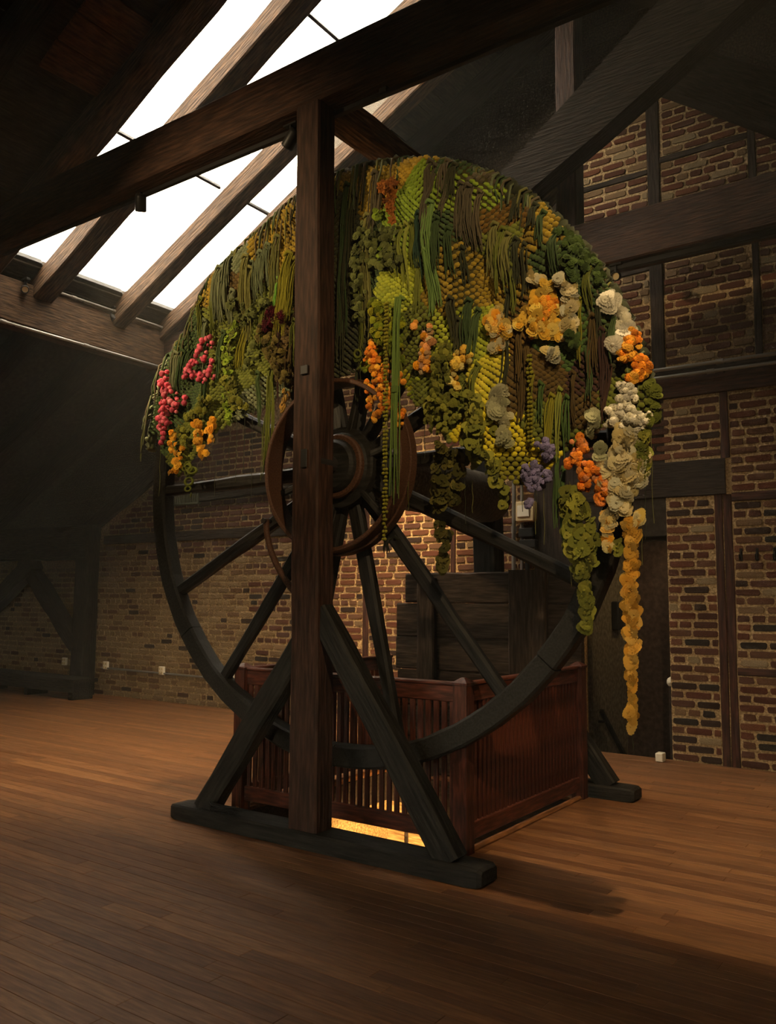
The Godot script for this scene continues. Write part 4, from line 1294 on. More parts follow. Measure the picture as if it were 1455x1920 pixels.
# paths: list of [x, y, spread] runs on the drape; blossoms are strewn along them and hung from a cord
func cluster(called: String, label: String, kind: String, n: int, size: float, palette: String, paths: Array) -> void:
	if bloom.is_empty():
		make_blooms()
	var first: Array = paths[0][0]
	var t := thing(called, label, "flowers" if not called.ends_with("garland") and not called.ends_with("ruffle") else "garland" if called.ends_with("garland") else "ruffle", Vector3(first[0], first[1], -4.2))
	var total := 0.0
	var spans := []
	for p in paths:
		if p.size() == 1:
			p.append([p[0][0] + 0.003, p[0][1] - 0.003, p[0][2]])
		for i in p.size() - 1:
			var d: float = Vector2(p[i][0], p[i][1]).distance_to(Vector2(p[i + 1][0], p[i + 1][1])) * (0.04 + p[i][2] + p[i + 1][2]) + 0.0006
			spans.append([p[i], p[i + 1], d])
			total += d
	var front := 0.0
	for i in n:
		var pick := total * (i + rng.randf()) / n
		var k := 0
		while k < spans.size() - 1 and pick > spans[k][2]:
			pick -= spans[k][2]
			k += 1
		var a: Array = spans[k][0]
		var b: Array = spans[k][1]
		var q := clampf(pick / spans[k][2], 0.0, 1.0)
		var w: float = maxf(lerpf(a[2], b[2], q) - size * 0.1, 0.0)
		var ang := rng.randf() * TAU
		var rr: float = sqrt(rng.randf()) * w
		var x := lerpf(a[0], b[0], q) + cos(ang) * rr
		var y := lerpf(a[1], b[1], q) + sin(ang) * rr * 0.7
		var bulge: float = 0.05 * (1.0 - pow(rr / maxf(w, 0.001), 2.0)) * smoothstep(0.0, 0.08, w)
		var z := cluster_z(x, y) + bulge + rng.randf_range(0.0, 0.025)
		var s: float = size * rng.randf_range(0.5, 1.08) * (0.66 if kind in ["pom"] else 0.74 if kind in ["puff"] else 0.84)
		var tilt := Vector3(rng.randf_range(-0.7, 0.5), rng.randf_range(-0.7, 0.9), rng.randf() * TAU)
		var flat := 1.0 if kind in ["pom", "puff", "ring"] else rng.randf_range(0.75, 1.15)
		var bs := Basis.from_euler(tilt) * Basis.from_scale(Vector3(s, s * rng.randf_range(0.85, 1.1), s * flat))
		mi("ring" if kind == "ring" else "blossom" if called != "moss_ruffle" else "frill", bloom[kind][rng.randi() % 4], cloth(blend(palette), 0.72 if kind == "gauze" else 1.0), t, Transform3D(bs, Vector3(x, y, z) - t.position))
	for p in paths:
		if p.size() < 3:
			continue
		var st := new_st()
		var pts := PackedVector3Array()
		for e in p:
			pts.append(Vector3(e[0], e[1], cluster_z(e[0], e[1])) - t.position)
		tube(st, pts, PackedFloat32Array([0.004]), 4)
		mi("cord", done(st), cloth(Color(0.22, 0.22, 0.12)), t)

func cluster_z(x: float, y: float) -> float:
	if inside(x, y, -0.05):
		return net_z(x, y) + 0.03
	return -4.24 + 0.05 * smoothstep(-3.2, -2.4, x)

func build_flowers() -> void:
	cluster("pink_flower_cluster", "coral pink pompom flower cluster sewn higher up the left flank of the drape", "pom", 62, 0.036, "pink", [[[-4.71,3.47,0.076],[-4.73,3.36,0.091],[-4.83,3.23,0.124],[-4.86,3.18,0.093]], [[-4.59,3.31,0.060],[-4.61,3.21,0.045]], [[-4.79,3.20,0.077],[-4.63,3.13,0.060]]])
	cluster("pink_flower_cluster", "coral pink pompom flower cluster hanging off the lowest left rim of the wheel", "pom", 86, 0.037, "pink", [[[-5.18,3.27,0.042],[-5.15,3.11,0.131],[-5.04,3.01,0.144],[-5.14,2.89,0.098],[-5.15,2.81,0.049],[-5.16,2.71,0.025]], [[-5.03,3.07,0.080],[-4.97,2.98,0.064]], [[-5.22,2.99,0.033],[-5.15,2.83,0.065]]])
	cluster("gold_flower_cluster", "golden yellow ruffled flower strand dangling just below the lower coral pink cluster", "ruffle", 26, 0.040, "gold_bloom", [[[-5.01,2.77,0.032],[-4.98,2.67,0.051],[-4.93,2.58,0.051],[-4.97,2.46,0.051]]])
	cluster("gold_flower_cluster", "two-pronged golden yellow flower cluster on the drape's lower left hem", "ruffle", 37, 0.040, "gold_bloom", [[[-4.76,2.83,0.031],[-4.72,2.72,0.043],[-4.71,2.62,0.049],[-4.66,2.53,0.030]], [[-4.57,2.82,0.030],[-4.60,2.75,0.054],[-4.58,2.65,0.030]]])
	cluster("burgundy_flower_cluster", "dark burgundy feathery flower cluster left of the timber post", "spike", 28, 0.045, "burgundy", [[[-4.04,3.56,0.044],[-4.01,3.47,0.065],[-4.05,3.41,0.043]], [[-3.91,3.49,0.037],[-3.89,3.43,0.026]]])
	cluster("green_petal_garland", "bright lime petal garland running down the left flank of the drape", "disc", 44, 0.034, "lime", [[[-4.40,3.55,0.029],[-4.45,3.44,0.053],[-4.49,3.34,0.053],[-4.44,3.19,0.058],[-4.46,3.03,0.070],[-4.44,2.79,0.035]]])
	cluster("ring_garland", "short strand of golden yarn rings beside the post's left edge", "ring", 7, 0.035, "straw", [[[-3.89,2.96,0.026],[-3.88,2.88,0.021],[-3.91,2.84,0.021],[-3.89,2.79,0.010]]])
	cluster("ring_garland", "pair of small olive yarn rings hanging right of the post", "ring", 4, 0.036, "olive", [[[-3.27,3.15,0.019],[-3.27,3.08,0.018],[-3.26,3.00,0.014]]])
	cluster("ring_garland", "loose pale olive rings and trailing leaf loops below the golden strands", "ring", 11, 0.046, "olive", [[[-4.78,2.51,0.049],[-4.82,2.47,0.062],[-4.73,2.44,0.055]], [[-4.81,2.39,0.037],[-4.82,2.29,0.031]]])
	cluster("orange_flower_cluster", "large marigold orange flower cluster hanging in front of the iron ring", "puff", 135, 0.036, "orange", [[[-3.15,3.16,0.033],[-3.14,3.08,0.077],[-3.09,2.98,0.065],[-3.09,2.90,0.065]], [[-3.16,2.89,0.033],[-3.13,2.79,0.033],[-3.13,2.71,0.027]], [[-3.03,2.97,0.043],[-3.03,2.83,0.054],[-3.03,2.72,0.054],[-3.07,2.65,0.043]], [[-2.93,2.92,0.032],[-2.94,2.79,0.073],[-2.95,2.71,0.053],[-2.89,2.66,0.042],[-2.88,2.57,0.036]]])
	cluster("dried_flower_cluster", "rust brown papery flower cluster near the top right of the post", "star", 22, 0.052, "papery", [[[-3.03,4.23,0.027],[-2.96,4.15,0.053],[-2.97,4.06,0.053],[-2.95,3.97,0.035],[-2.96,3.91,0.022]], [[-3.08,4.25,0.018],[-3.11,4.21,0.018]]])
	cluster("peach_flower_cluster", "peach and orange gauze flower cluster beside the bright green tassel", "puff", 29, 0.044, "peach", [[[-2.76,3.21,0.031],[-2.77,3.18,0.031]], [[-2.69,3.16,0.040],[-2.72,3.09,0.055],[-2.73,2.98,0.050],[-2.76,2.91,0.040]], [[-2.78,2.96,0.020]]])
	cluster("yellow_flower_cluster", "small pale gold flower cluster on a trailing stem in mid drape", "puff", 29, 0.042, "pale_gold", [[[-2.43,3.00,0.033],[-2.47,2.94,0.042],[-2.47,2.86,0.042],[-2.50,2.81,0.033],[-2.46,2.75,0.024]], [[-2.36,2.95,0.023],[-2.36,2.88,0.018]]])
	cluster("yellow_flower_cluster", "cream to yellow gauze flower cluster left of the biggest bouquet", "gauze", 59, 0.042, "cream_yellow", [[[-2.19,3.18,0.032],[-2.22,3.13,0.050],[-2.22,3.07,0.054],[-2.19,3.02,0.054],[-2.22,2.94,0.022]], [[-2.15,3.10,0.025],[-2.15,3.02,0.018]]])
	cluster("flower_bouquet", "largest bouquet of yellow gauze flowers on the drape, fringed with white ones", "gauze", 88, 0.044, "yellow_bloom", [[[-1.90,3.28,0.047],[-1.95,3.20,0.067],[-1.92,3.10,0.087],[-1.92,3.02,0.093],[-1.85,2.99,0.066]], [[-2.03,3.13,0.021],[-2.07,3.05,0.021]]])
	cluster("white_flower_cluster", "white and pale cream gauze flowers fringing the biggest yellow bouquet", "gauze", 70, 0.042, "cream", [[[-2.00,3.34,0.034],[-1.95,3.31,0.027]], [[-1.82,3.30,0.039],[-1.77,3.22,0.045],[-1.76,3.14,0.051],[-1.76,3.05,0.058],[-1.80,2.95,0.039]], [[-1.86,2.90,0.052],[-1.86,2.84,0.030]]])
	cluster("orange_bouquet_heart", "orange flower heads at the heart of the largest bouquet", "puff", 35, 0.046, "orange", [[[-1.93,3.25,0.033],[-1.91,3.19,0.066],[-1.89,3.08,0.049]], [[-2.02,3.13,0.021]], [[-1.99,2.97,0.021]]])
	cluster("white_flower_cluster", "white translucent disc flowers sewn at the drape's upper right rim", "gauze", 37, 0.056, "white", [[[-1.56,3.16,0.031],[-1.53,3.06,0.036],[-1.49,2.99,0.036],[-1.47,2.93,0.036],[-1.51,2.86,0.036]]])
	cluster("orange_flower_cluster", "orange flower cluster on the right rim between two white clusters", "puff", 70, 0.040, "orange", [[[-1.44,2.93,0.044],[-1.45,2.85,0.051],[-1.47,2.77,0.044]], [[-1.40,2.78,0.036],[-1.39,2.70,0.036],[-1.44,2.66,0.029]]])
	cluster("white_flower_cluster", "white puff flower cluster below the orange one on the right rim", "puff", 121, 0.036, "white", [[[-1.51,2.65,0.022],[-1.44,2.59,0.043],[-1.51,2.50,0.051],[-1.54,2.43,0.037]], [[-1.45,2.50,0.058],[-1.43,2.40,0.078],[-1.36,2.46,0.042],[-1.36,2.39,0.035]]])
	cluster("moss_ruffle", "olive moss ruffle clinging to the rim right of the white puffs", "ruffle", 61, 0.036, "olive", [[[-1.37,2.64,0.034],[-1.33,2.58,0.028],[-1.35,2.48,0.028],[-1.33,2.41,0.023]], [[-1.38,2.31,0.023],[-1.36,2.17,0.023]]])
	cluster("orange_flower_cluster", "orange to peach flower cluster low on the right of the drape", "puff", 99, 0.038, "orange_peach", [[[-1.75,2.37,0.039],[-1.72,2.29,0.054],[-1.75,2.23,0.039]], [[-1.67,2.25,0.046],[-1.66,2.17,0.053],[-1.68,2.10,0.038]], [[-1.59,2.17,0.045],[-1.58,2.09,0.044],[-1.59,2.01,0.030]]])
	cluster("cream_flower_cluster", "long cream flower mass cascading at the lower right of the drape", "gauze", 165, 0.048, "cream", [[[-1.45,2.36,0.064],[-1.46,2.26,0.075],[-1.47,2.15,0.081],[-1.48,2.04,0.070],[-1.48,1.96,0.058]], [[-1.37,2.25,0.028],[-1.39,2.10,0.023]], [[-1.56,2.21,0.036],[-1.55,2.10,0.042]], [[-1.53,1.96,0.030],[-1.55,1.89,0.024]]])
	cluster("cream_flower_garland", "small looping cream flower garland left of the long golden tail", "gauze", 26, 0.042, "cream_yellow", [[[-1.56,1.96,0.018],[-1.57,1.89,0.021],[-1.55,1.82,0.021],[-1.55,1.77,0.012]], [[-1.41,1.89,0.017],[-1.40,1.95,0.017]]])
	cluster("golden_flower_garland", "long golden flower garland trailing lowest towards the doorway floor", "gauze", 115, 0.042, "honey", [[[-1.45,1.92,0.035],[-1.43,1.82,0.034],[-1.43,1.71,0.023],[-1.46,1.61,0.029],[-1.45,1.53,0.034],[-1.45,1.45,0.034],[-1.45,1.37,0.034],[-1.45,1.29,0.026],[-1.45,1.18,0.023],[-1.45,1.08,0.017],[-1.46,0.95,0.014],[-1.45,0.92,0.008]], [[-1.46,0.88,0.008]]])
	cluster("sage_flower_cluster", "sage grey gauze flower cluster over the yellow net's left edge", "gauze", 26, 0.056, "sage_bloom", [[[-2.15,2.70,0.028],[-2.17,2.63,0.042],[-2.16,2.56,0.049],[-2.12,2.51,0.042]], [[-2.13,2.43,0.035],[-2.10,2.38,0.028]]])
	cluster("lavender_flower_cluster", "upper lavender wool flower cluster on the yellow net", "puff", 54, 0.030, "lavender", [[[-1.92,2.37,0.041],[-1.89,2.33,0.032],[-1.91,2.29,0.024]], [[-1.91,2.21,0.024],[-1.90,2.15,0.024]]])
	cluster("lavender_flower_cluster", "lower lavender wool flower cluster above the white wall box", "puff", 81, 0.030, "lavender", [[[-2.01,2.26,0.050],[-2.00,2.18,0.054],[-1.98,2.12,0.049]], [[-2.00,2.06,0.021],[-2.01,2.02,0.012]]])
	cluster("green_disc_garland", "broad olive green disc garland ending above the railing corner", "disc", 165, 0.046, "leaf", [[[-1.76,2.06,0.063],[-1.72,1.94,0.080],[-1.71,1.83,0.092],[-1.70,1.73,0.079],[-1.70,1.63,0.049]], [[-1.78,1.76,0.025]], [[-1.69,1.59,0.037],[-1.68,1.52,0.027],[-1.68,1.44,0.024],[-1.69,1.36,0.018]]])
	cluster("dark_disc_garland", "dark olive disc garland dangling lowest in front of the timber crib", "disc", 99, 0.040, "dark_olive", [[[-2.52,2.42,0.061],[-2.55,2.30,0.084],[-2.57,2.18,0.069],[-2.57,2.05,0.054]], [[-2.60,1.94,0.039],[-2.54,1.86,0.046],[-2.52,1.86,0.030],[-2.58,1.75,0.031],[-2.57,1.66,0.015]]])
	cluster("dark_disc_garland", "shorter dark olive disc garland right of the longest dark one", "disc", 19, 0.046, "dark_olive", [[[-2.43,2.37,0.045],[-2.44,2.26,0.034],[-2.47,2.16,0.030],[-2.48,2.06,0.023]]])
	cluster("green_disc_garland", "yellow green disc garland hanging over the dark wheel axle", "disc", 121, 0.042, "leaf", [[[-2.32,2.67,0.051],[-2.28,2.55,0.072],[-2.25,2.44,0.079],[-2.28,2.34,0.050]], [[-2.21,2.33,0.050],[-2.19,2.22,0.042],[-2.16,2.13,0.024],[-2.16,2.03,0.017]], [[-2.37,2.50,0.037],[-2.33,2.28,0.029]]])
	cluster("moss_ruffle", "yellow green moss ruffle right above the large orange flowers", "ruffle", 99, 0.034, "moss", [[[-3.13,3.42,0.036],[-3.07,3.34,0.071],[-3.05,3.24,0.079],[-3.03,3.14,0.070]], [[-2.93,3.30,0.051],[-2.95,3.18,0.060],[-2.94,3.04,0.051]]])
	cluster("moss_ruffle", "olive moss ruffle under the pale gold flowers in mid drape", "ruffle", 187, 0.028, "leaf", [[[-2.55,3.04,0.062],[-2.60,2.94,0.086],[-2.56,2.80,0.101],[-2.58,2.66,0.101],[-2.55,2.52,0.092]], [[-2.47,2.71,0.061],[-2.47,2.55,0.060]], [[-2.68,2.73,0.048],[-2.66,2.54,0.047]]])
	cluster("moss_ruffle", "scalloped grey green ruffle column directly right of the post", "ruffle", 99, 0.032, "dull_green", [[[-3.19,3.96,0.055],[-3.24,3.79,0.056],[-3.27,3.62,0.056],[-3.24,3.46,0.055],[-3.26,3.32,0.046]], [[-3.15,3.88,0.036],[-3.14,3.66,0.036]]])
	cluster("moss_ruffle", "dark green ruffle patch below the rust brown flowers", "ruffle", 88, 0.032, "dull_green", [[[-3.04,3.89,0.071],[-2.96,3.79,0.087],[-3.00,3.70,0.079],[-2.90,3.60,0.060]], [[-3.08,3.75,0.036],[-3.05,3.64,0.027]]])
	cluster("green_petal_garland", "short bright lime petal strand inside the ruffles right of the post", "disc", 15, 0.036, "lime", [[[-3.07,3.82,0.022],[-3.07,3.73,0.022],[-3.08,3.66,0.018]], [[-3.12,4.05,0.027],[-3.09,4.00,0.023]]])
	cluster("moss_ruffle", "olive brown ruffle patch left of the post under the burgundy flowers", "ruffle", 88, 0.032, "brown_olive", [[[-4.04,3.36,0.065],[-3.98,3.23,0.085],[-3.90,3.10,0.084],[-3.87,2.99,0.052]], [[-4.10,3.49,0.044],[-4.14,3.34,0.055]]])
	cluster("moss_ruffle", "olive ruffle patch between the lime garland and the lower left hem", "ruffle", 99, 0.032, "leaf", [[[-4.46,3.13,0.082],[-4.37,2.98,0.091],[-4.31,2.89,0.079]], [[-4.62,2.99,0.060],[-4.70,2.90,0.061],[-4.88,2.88,0.050]], [[-4.94,2.81,0.051],[-4.89,2.68,0.038]]])
	cluster("moss_ruffle", "grey green ruffle tucked under the sage yarn on the upper left", "ruffle", 77, 0.030, "dull_green", [[[-4.42,3.71,0.070],[-4.31,3.53,0.057],[-4.15,3.61,0.078],[-4.05,3.63,0.054]], [[-4.19,3.31,0.067],[-4.24,3.16,0.056]]])
	cluster("sage_flower_cluster", "pale sage bud strand just above the lower orange flowers", "gauze", 19, 0.046, "sage_bloom", [[[-1.64,2.51,0.015],[-1.64,2.43,0.022],[-1.68,2.40,0.022]], [[-1.60,2.33,0.021],[-1.60,2.26,0.018]]])
	cluster("moss_ruffle", "dark green moss ruffle along the upper right shoulder of the drape", "ruffle", 99, 0.032, "dark_green", [[[-1.80,3.58,0.039],[-1.73,3.45,0.045],[-1.65,3.33,0.044],[-1.60,3.24,0.031]], [[-1.76,3.38,0.039],[-1.72,3.25,0.038]], [[-1.77,2.96,0.039],[-1.72,2.87,0.038]]])
	cluster("green_disc_garland", "olive green tassel of discs right of the cream mass, hugging the rim", "disc", 28, 0.044, "leaf", [[[-1.36,2.39,0.020],[-1.35,2.25,0.020],[-1.38,2.14,0.017]], [[-1.52,1.82,0.015],[-1.50,1.75,0.012]]])
	# bright tassels and beaded cords
	var t := thing("green_tassel", "long bright green yarn tassel hanging beside a beaded cord", "tassel", Vector3(-2.905, 3.35, -4.2))
	mi("yarn", hank(-2.90, 3.40, 2.06, 0.030, -4.2), cloth(Color(0.36, 0.44, 0.20)), t, Transform3D(Basis(), -t.position))
	mi("tie", tie_mesh(), cloth(Color(0.30, 0.37, 0.17)), t, Transform3D(Basis(), Vector3(0.005, -0.55, 0.035)))
	for e in [[-2.965, 3.36, 1.87, "beaded olive cord hanging beside the long bright green tassel"], [-1.985, 2.86, 2.35, "short beaded olive cord among yarn above the lavender flowers"]]:
		var b := thing("beaded_cord", e[3], "cord", Vector3(e[0], e[1], -4.16))
		var st := new_st()
		tube(st, PackedVector3Array([Vector3.ZERO, Vector3(0.01, (e[2] - e[1]) * 0.5, 0), Vector3(0, e[2] - e[1], 0)]), PackedFloat32Array([0.003]), 4)
		mi("cord", done(st), cloth(Color(0.34, 0.33, 0.12)), b)
		var bead := ball(0.011, 0.2, 3)
		var y: float = e[1]
		while y > e[2]:
			for s in [-1, 1]:
				if rng.randf() < 0.85:
					mi("bead", bead, cloth(shade("yolive")), b, Transform3D(Basis(), Vector3(s * rng.randf_range(0.005, 0.012), y - e[1], rng.randf_range(0, 0.01))))
			y -= 0.024
	for e in [[-2.93, 1.86, "frayed dark yarn tuft at the beaded cord's lower end"]]:
		var o := mi("yarn_tuft", hank(-2.955, 1.88, 1.78, 0.018, -4.2), cloth(Color(0.12, 0.12, 0.09)))
		tag(o, e[2], "tassel")

func tie_mesh() -> ArrayMesh:
	var st := new_st()
	tube(st, PackedVector3Array([Vector3(0, 0.02, 0), Vector3(0, -0.02, 0)]), PackedFloat32Array([0.026]), 8)
	return done(st)

# ------------------------------------------------------------------ small things
func pipe(called: String, label: String, a: Vector3, b: Vector3, r: float, couplings: Array) -> void:
	var t := thing(called, label, "conduit", a)
	var st := new_st()
	tube(st, PackedVector3Array([Vector3.ZERO, (b - a) * 0.5, b - a]), PackedFloat32Array([r]), 10)
	mi("pipe", done(st), M.steel, t)
	for k in couplings:
		var sc := new_st()
		var d := (b - a).normalized()
		tube(sc, PackedVector3Array([(b - a) * k - d * 0.035, (b - a) * k + d * 0.035]), PackedFloat32Array([r * 1.35]), 10)
		mi("coupling", done(sc), M.steel, t)
		mi("clip", box_mesh(Vector3(0.02, 0.045, 0.03), 0.003), M.iron, t, Transform3D(Basis(), (b - a) * k + d * 0.12 + Vector3(0, 0, -0.012)))

func build_details() -> void:
	# plank crib behind the stair opening
	var t := thing("plank_crib", "rough dark timber crib of thick horizontal planks behind the stair railing", "crib", Vector3(-3.5, 0, -6.36))
	var y := 0.0
	var hs := [0.30, 0.28, 0.31, 0.29, 0.30, 0.27]
	for i in 6:
		var h: float = hs[i]
		var x0 := -0.88 + rng.randf_range(-0.03, 0.03)
		if i == 5:
			x0 += 0.09
		mi("plank", timber_mesh(0.95 + 0.83 - (x0 + 0.88), h - 0.005, 0.07, 0.004, 0.012, 8), M.crib, t, Transform3D(Basis(), Vector3(x0, y + h * 0.5, 0)))
		y += h
	mi("crib_post", timber_mesh(1.70, 0.17, 0.07, 0.008, 0.012, 6), M.crib, t, Transform3D(Basis(Vector3(0, 1, 0), Vector3(-1, 0, 0), Vector3(0, 0, 1)), Vector3(-0.52, 0.0, 0.07)))
	mi("crib_post", timber_mesh(1.76, 0.34, 0.06, 0.008, 0.012, 6), M.crib, t, Transform3D(Basis(Vector3(0, 1, 0), Vector3(-1, 0, 0), Vector3(0, 0, 1)), Vector3(0.46, 0.0, 0.065)))
	# conduits
	pipe("conduit", "bright steel conduit under the daylit wall plate on the left", Vector3(-8.86, 4.60, 1.0), Vector3(-8.86, 4.60, -7.28), 0.018, [0.6, 0.72, 0.85])
	pipe("conduit", "steel conduit on the plate's top edge just below the skylights", Vector3(-8.88, 5.16, -5.6), Vector3(-8.88, 5.16, -7.3), 0.016, [0.15, 0.5])
	pipe("conduit", "lower bright steel conduit running along the brick gable band", Vector3(-3.3, 3.73, -8.19), Vector3(1.0, 3.68, -8.19), 0.018, [0.3, 0.5])
	pipe("conduit", "upper dull steel conduit running along the brick gable band", Vector3(-3.3, 3.81, -8.19), Vector3(1.0, 3.77, -8.19), 0.02, [0.32])
	pipe("conduit", "taller upright steel conduit left of the white wall box", Vector3(-4.15, 1.7, -8.24), Vector3(-4.13, 3.16, -8.24), 0.022, [0.4, 0.8])
	pipe("conduit", "shorter upright steel conduit right beside the taller one", Vector3(-4.05, 1.7, -8.24), Vector3(-4.04, 2.85, -8.24), 0.018, [0.5])
	pipe("conduit", "dark low conduit along the left brick wall between the outlets", Vector3(-11.3, 0.42, -8.25), Vector3(-7.3, 0.40, -8.25), 0.014, [0.35, 0.7])
	t = thing("wall_box", "ivory square wall lamp box on the brick beside the upright conduits", "wall box", Vector3(-3.98, 2.47, -8.22))
	mi("box", box_mesh(Vector3(0.22, 0.22, 0.09), 0.012), M.ivory, t)
	mi("face_plate", box_mesh(Vector3(0.15, 0.13, 0.02), 0.008), M.white, t, Transform3D(Basis(), Vector3(-0.01, 0, 0.05)))
	t = thing("switch_box", "black electrical switch boxes below the ivory wall box", "switch", Vector3(-3.98, 2.24, -8.23))
	mi("box", box_mesh(Vector3(0.17, 0.10, 0.08), 0.01), M.black, t)
	mi("box", box_mesh(Vector3(0.2, 0.09, 0.08), 0.01), M.black, t, Transform3D(Basis(), Vector3(0.02, -0.12, 0)))
	mi("stem", box_mesh(Vector3(0.04, 0.26, 0.04), 0.006), M.black, t, Transform3D(Basis(), Vector3(0.0, -0.28, 0)))
	# outlets on the old wall
	for e in [[-12.28, 0.47, "pale outlet plate left of the post under the low left beam"], [-11.2, 0.46, "pale outlet plate just right of the post under the low left beam"], [-9.88, 0.45, "pale outlet plate midway along the old brick wall's conduit"], [-8.45, 0.46, "pale outlet plate on the brick beside the railing's left newel"]]:
		t = thing("outlet", e[2], "outlet", Vector3(e[0], e[1], -8.255))
		mi("plate", box_mesh(Vector3(0.11, 0.12, 0.04), 0.006), M.white, t)
		for s in [-1, 1]:
			for u in [-1, 1]:
				mi("socket", box_mesh(Vector3(0.034, 0.036, 0.008), 0.003), M.ivory, t, Transform3D(Basis(), Vector3(s * 0.024, u * 0.028, 0.021)))
	# louvred vent on the upper left brick
	t = thing("wall_vent", "small greenish louvred vent on dark brick below the drape's left hem", "vent", Vector3(-9.55, 3.02, -8.25))
	mi("frame", ring_rect(0.74, 0.30, 0.05, 0.06), M.green_metal, t)
	for i in 16:
		mi("slat", box_mesh(Vector3(0.022, 0.24, 0.02), 0.003), M.green_metal, t, Transform3D(Basis(Vector3(0, 1, 0), 0.5), Vector3(-0.31 + i * 0.041, 0, 0.0)))
	# low bench on the far left
	t = thing("low_bench", "low dark bench standing along the far left brick wall", "bench", Vector3(-12.2, 0, -7.7))
	mi("seat", timber_mesh(2.6, 0.06, 0.42, 0.006, 0.01, 5), M.old, t, Transform3D(Basis(), Vector3(-1.3, 0.28, 0)))
	mi("apron", timber_mesh(2.5, 0.14, 0.03, 0.004, 0.006, 4), M.old, t, Transform3D(Basis(), Vector3(-1.25, 0.18, 0.17)))
	for x in [-1.15, 0.0, 1.15]:
		mi("leg", box_mesh(Vector3(0.1, 0.26, 0.36), 0.008), M.old, t, Transform3D(Basis(), Vector3(x, 0.13, -0.02)))
	# coat hooks
	for e in [[-1.81, "black iron coat hook on the brick, nearest the reddish stud"], [-1.67, "black iron coat hook on the brick, middle one of three"], [-1.52, "black iron coat hook on the brick at the picture's right edge"]]:
		t = thing("coat_hook", e[1], "hook", Vector3(e[0], 1.95, -8.265))
		mi("back_plate", box_mesh(Vector3(0.025, 0.12, 0.012), 0.003), M.black, t)
		var sh := new_st()
		tube(sh, PackedVector3Array([Vector3(0, 0.03, 0), Vector3(0, -0.03, 0.02), Vector3(0, -0.05, 0.05), Vector3(0, -0.03, 0.075), Vector3(0, 0.0, 0.08)]), PackedFloat32Array([0.007]), 6)
		mi("prong", done(sh), M.black, t)
	# in the doorway
	t = thing("wall_phone", "black wall box hanging inside the dark doorway", "wall box", Vector3(-3.36, 1.35, -9.25))
	mi("case", box_mesh(Vector3(0.08, 0.32, 0.2), 0.012), M.black, t)
	mi("knob", ball(0.02, 0.0, 1), M.steel, t, Transform3D(Basis(), Vector3(0.045, 0.13, 0.0)))
	t = thing("handrail", "thin slanting stair handrail in the dark doorway", "handrail", Vector3(-3.33, 0.36, -8.62))
	mi("bar", timber_mesh(1.0, 0.05, 0.04, 0.0, 0.006, 1), M.frame, t, along(Vector3.ZERO, Vector3(0, -0.62, -0.75), Vector3(1, 0, 0)))
	mi("bracket", box_mesh(Vector3(0.08, 0.03, 0.03), 0.004), M.iron, t, Transform3D(Basis(), Vector3(-0.04, -0.12, -0.1)))
	t = thing("newel_knob", "pale round newel knob peeping out at the doorway's right jamb", "newel", Vector3(-2.58, -0.6, -8.6))
	mi("stem", timber_mesh(1.28, 0.06, 0.06, 0.0, 0.01, 2), M.plum, t, Transform3D(Basis(Vector3(0, 1, 0), Vector3(-1, 0, 0), Vector3(0, 0, 1)), Vector3.ZERO))
	mi("knob", ball(0.055, 0.0, 2), M.white, t, Transform3D(Basis(), Vector3(0, 1.31, 0)))
	t = thing("door_stop", "small white block on the floor at the doorway's right jamb", "door stop", Vector3(-2.57, 0.0, -8.14))
	mi("block", box_mesh(Vector3(0.07, 0.08, 0.10), 0.006), M.white, t, Transform3D(Basis(), Vector3(0, 0.045, 0)))
	mi("pad", box_mesh(Vector3(0.05, 0.01, 0.08), 0.002), M.black, t, Transform3D(Basis(), Vector3(0, 0.005, 0)))
	# pale plates standing in for daylight slits near the ridge and a cable behind the ring
	for e in [[-3.96, 7.11, "left one of two pale plates standing in for daylight slits high up under the roof"], [-3.79, 7.14, "right one of two pale plates standing in for daylight slits high up under the roof"]]:
		var o := mi("daylight_slit_plate", box_mesh(Vector3(0.14, 0.06, 0.012), 0.004), M.white, null, Transform3D(Basis(Vector3(0, 0, 1), 0.05), Vector3(e[0], e[1], -7.0)))
		tag(o, e[2], "tab")
	var o := mi("guy_wire", wire(Vector3(-4.42, 2.86, -4.42), Vector3(-3.7, 2.5, -5.4)), M.steel)
	tag(o, "thin steel cable slanting from the drape's left hem behind the ring", "cable")
	# frayed scraps lying on the sill's left end
	o = mi("frayed_scrap", hank(0, 0, -0.34, 0.04, 0.0), M.black, null, Transform3D(Basis(Vector3(0, 1, 0), Vector3(-1, 0, 0.0), Vector3(0, 0, 1)) * Basis(), Vector3(-4.22, 0.09, -4.0)))
	o.transform = Transform3D(Basis(Vector3(0, 0, 1), PI / 2) , Vector3(-4.3, 0.115, -4.05))
	tag(o, "frayed black scrap lying on the front sill between brace and post", "scrap")

func wire(a: Vector3, b: Vector3) -> ArrayMesh:
	var st := new_st()
	tube(st, PackedVector3Array([a, (a + b) * 0.5, b]), PackedFloat32Array([0.006]), 5)
	return done(st)

func ring_rect(w: float, h: float, d: float, t: float) -> ArrayMesh:
	var st := new_st()
	for e in [[0, h * 0.5 - t * 0.25, w, t * 0.5], [0, -h * 0.5 + t * 0.25, w, t * 0.5], [-w * 0.5 + t * 0.25, 0, t * 0.5, h], [w * 0.5 - t * 0.25, 0, t * 0.5, h]]:
		st.append_from(box_mesh(Vector3(e[2], e[3], d), 0.004), 0, Transform3D(Basis(), Vector3(e[0], e[1], 0)))
	return done(st)

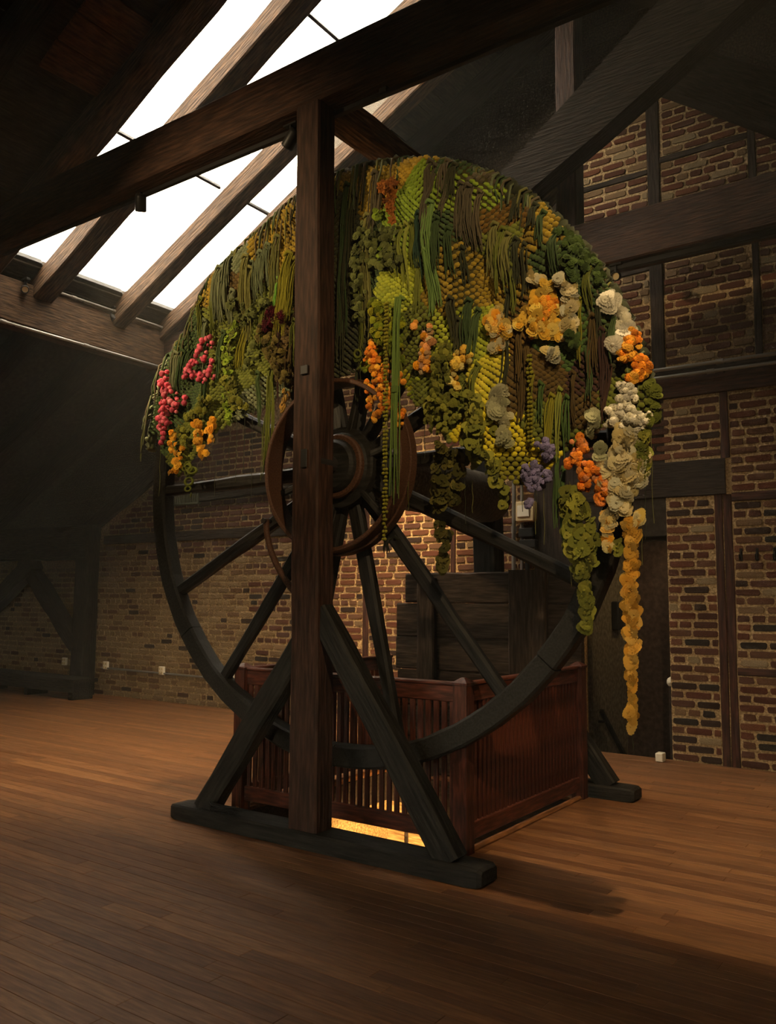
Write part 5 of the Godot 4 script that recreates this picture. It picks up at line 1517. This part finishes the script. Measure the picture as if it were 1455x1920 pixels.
func build_haze() -> void:
	var fog := FogVolume.new()
	fog.name = "haze"
	fog.shape = RenderingServer.FOG_VOLUME_SHAPE_BOX
	fog.size = Vector3(18.6, 8.4, 11.4)
	fog.position = Vector3(-5.7, 4.1, -2.55)
	var fm := FogMaterial.new()
	fm.density = 0.003
	fm.albedo = Color(0.9, 0.88, 0.82)
	fog.material = fm
	add_child(fog)
	fog.set_meta("kind", "stuff")
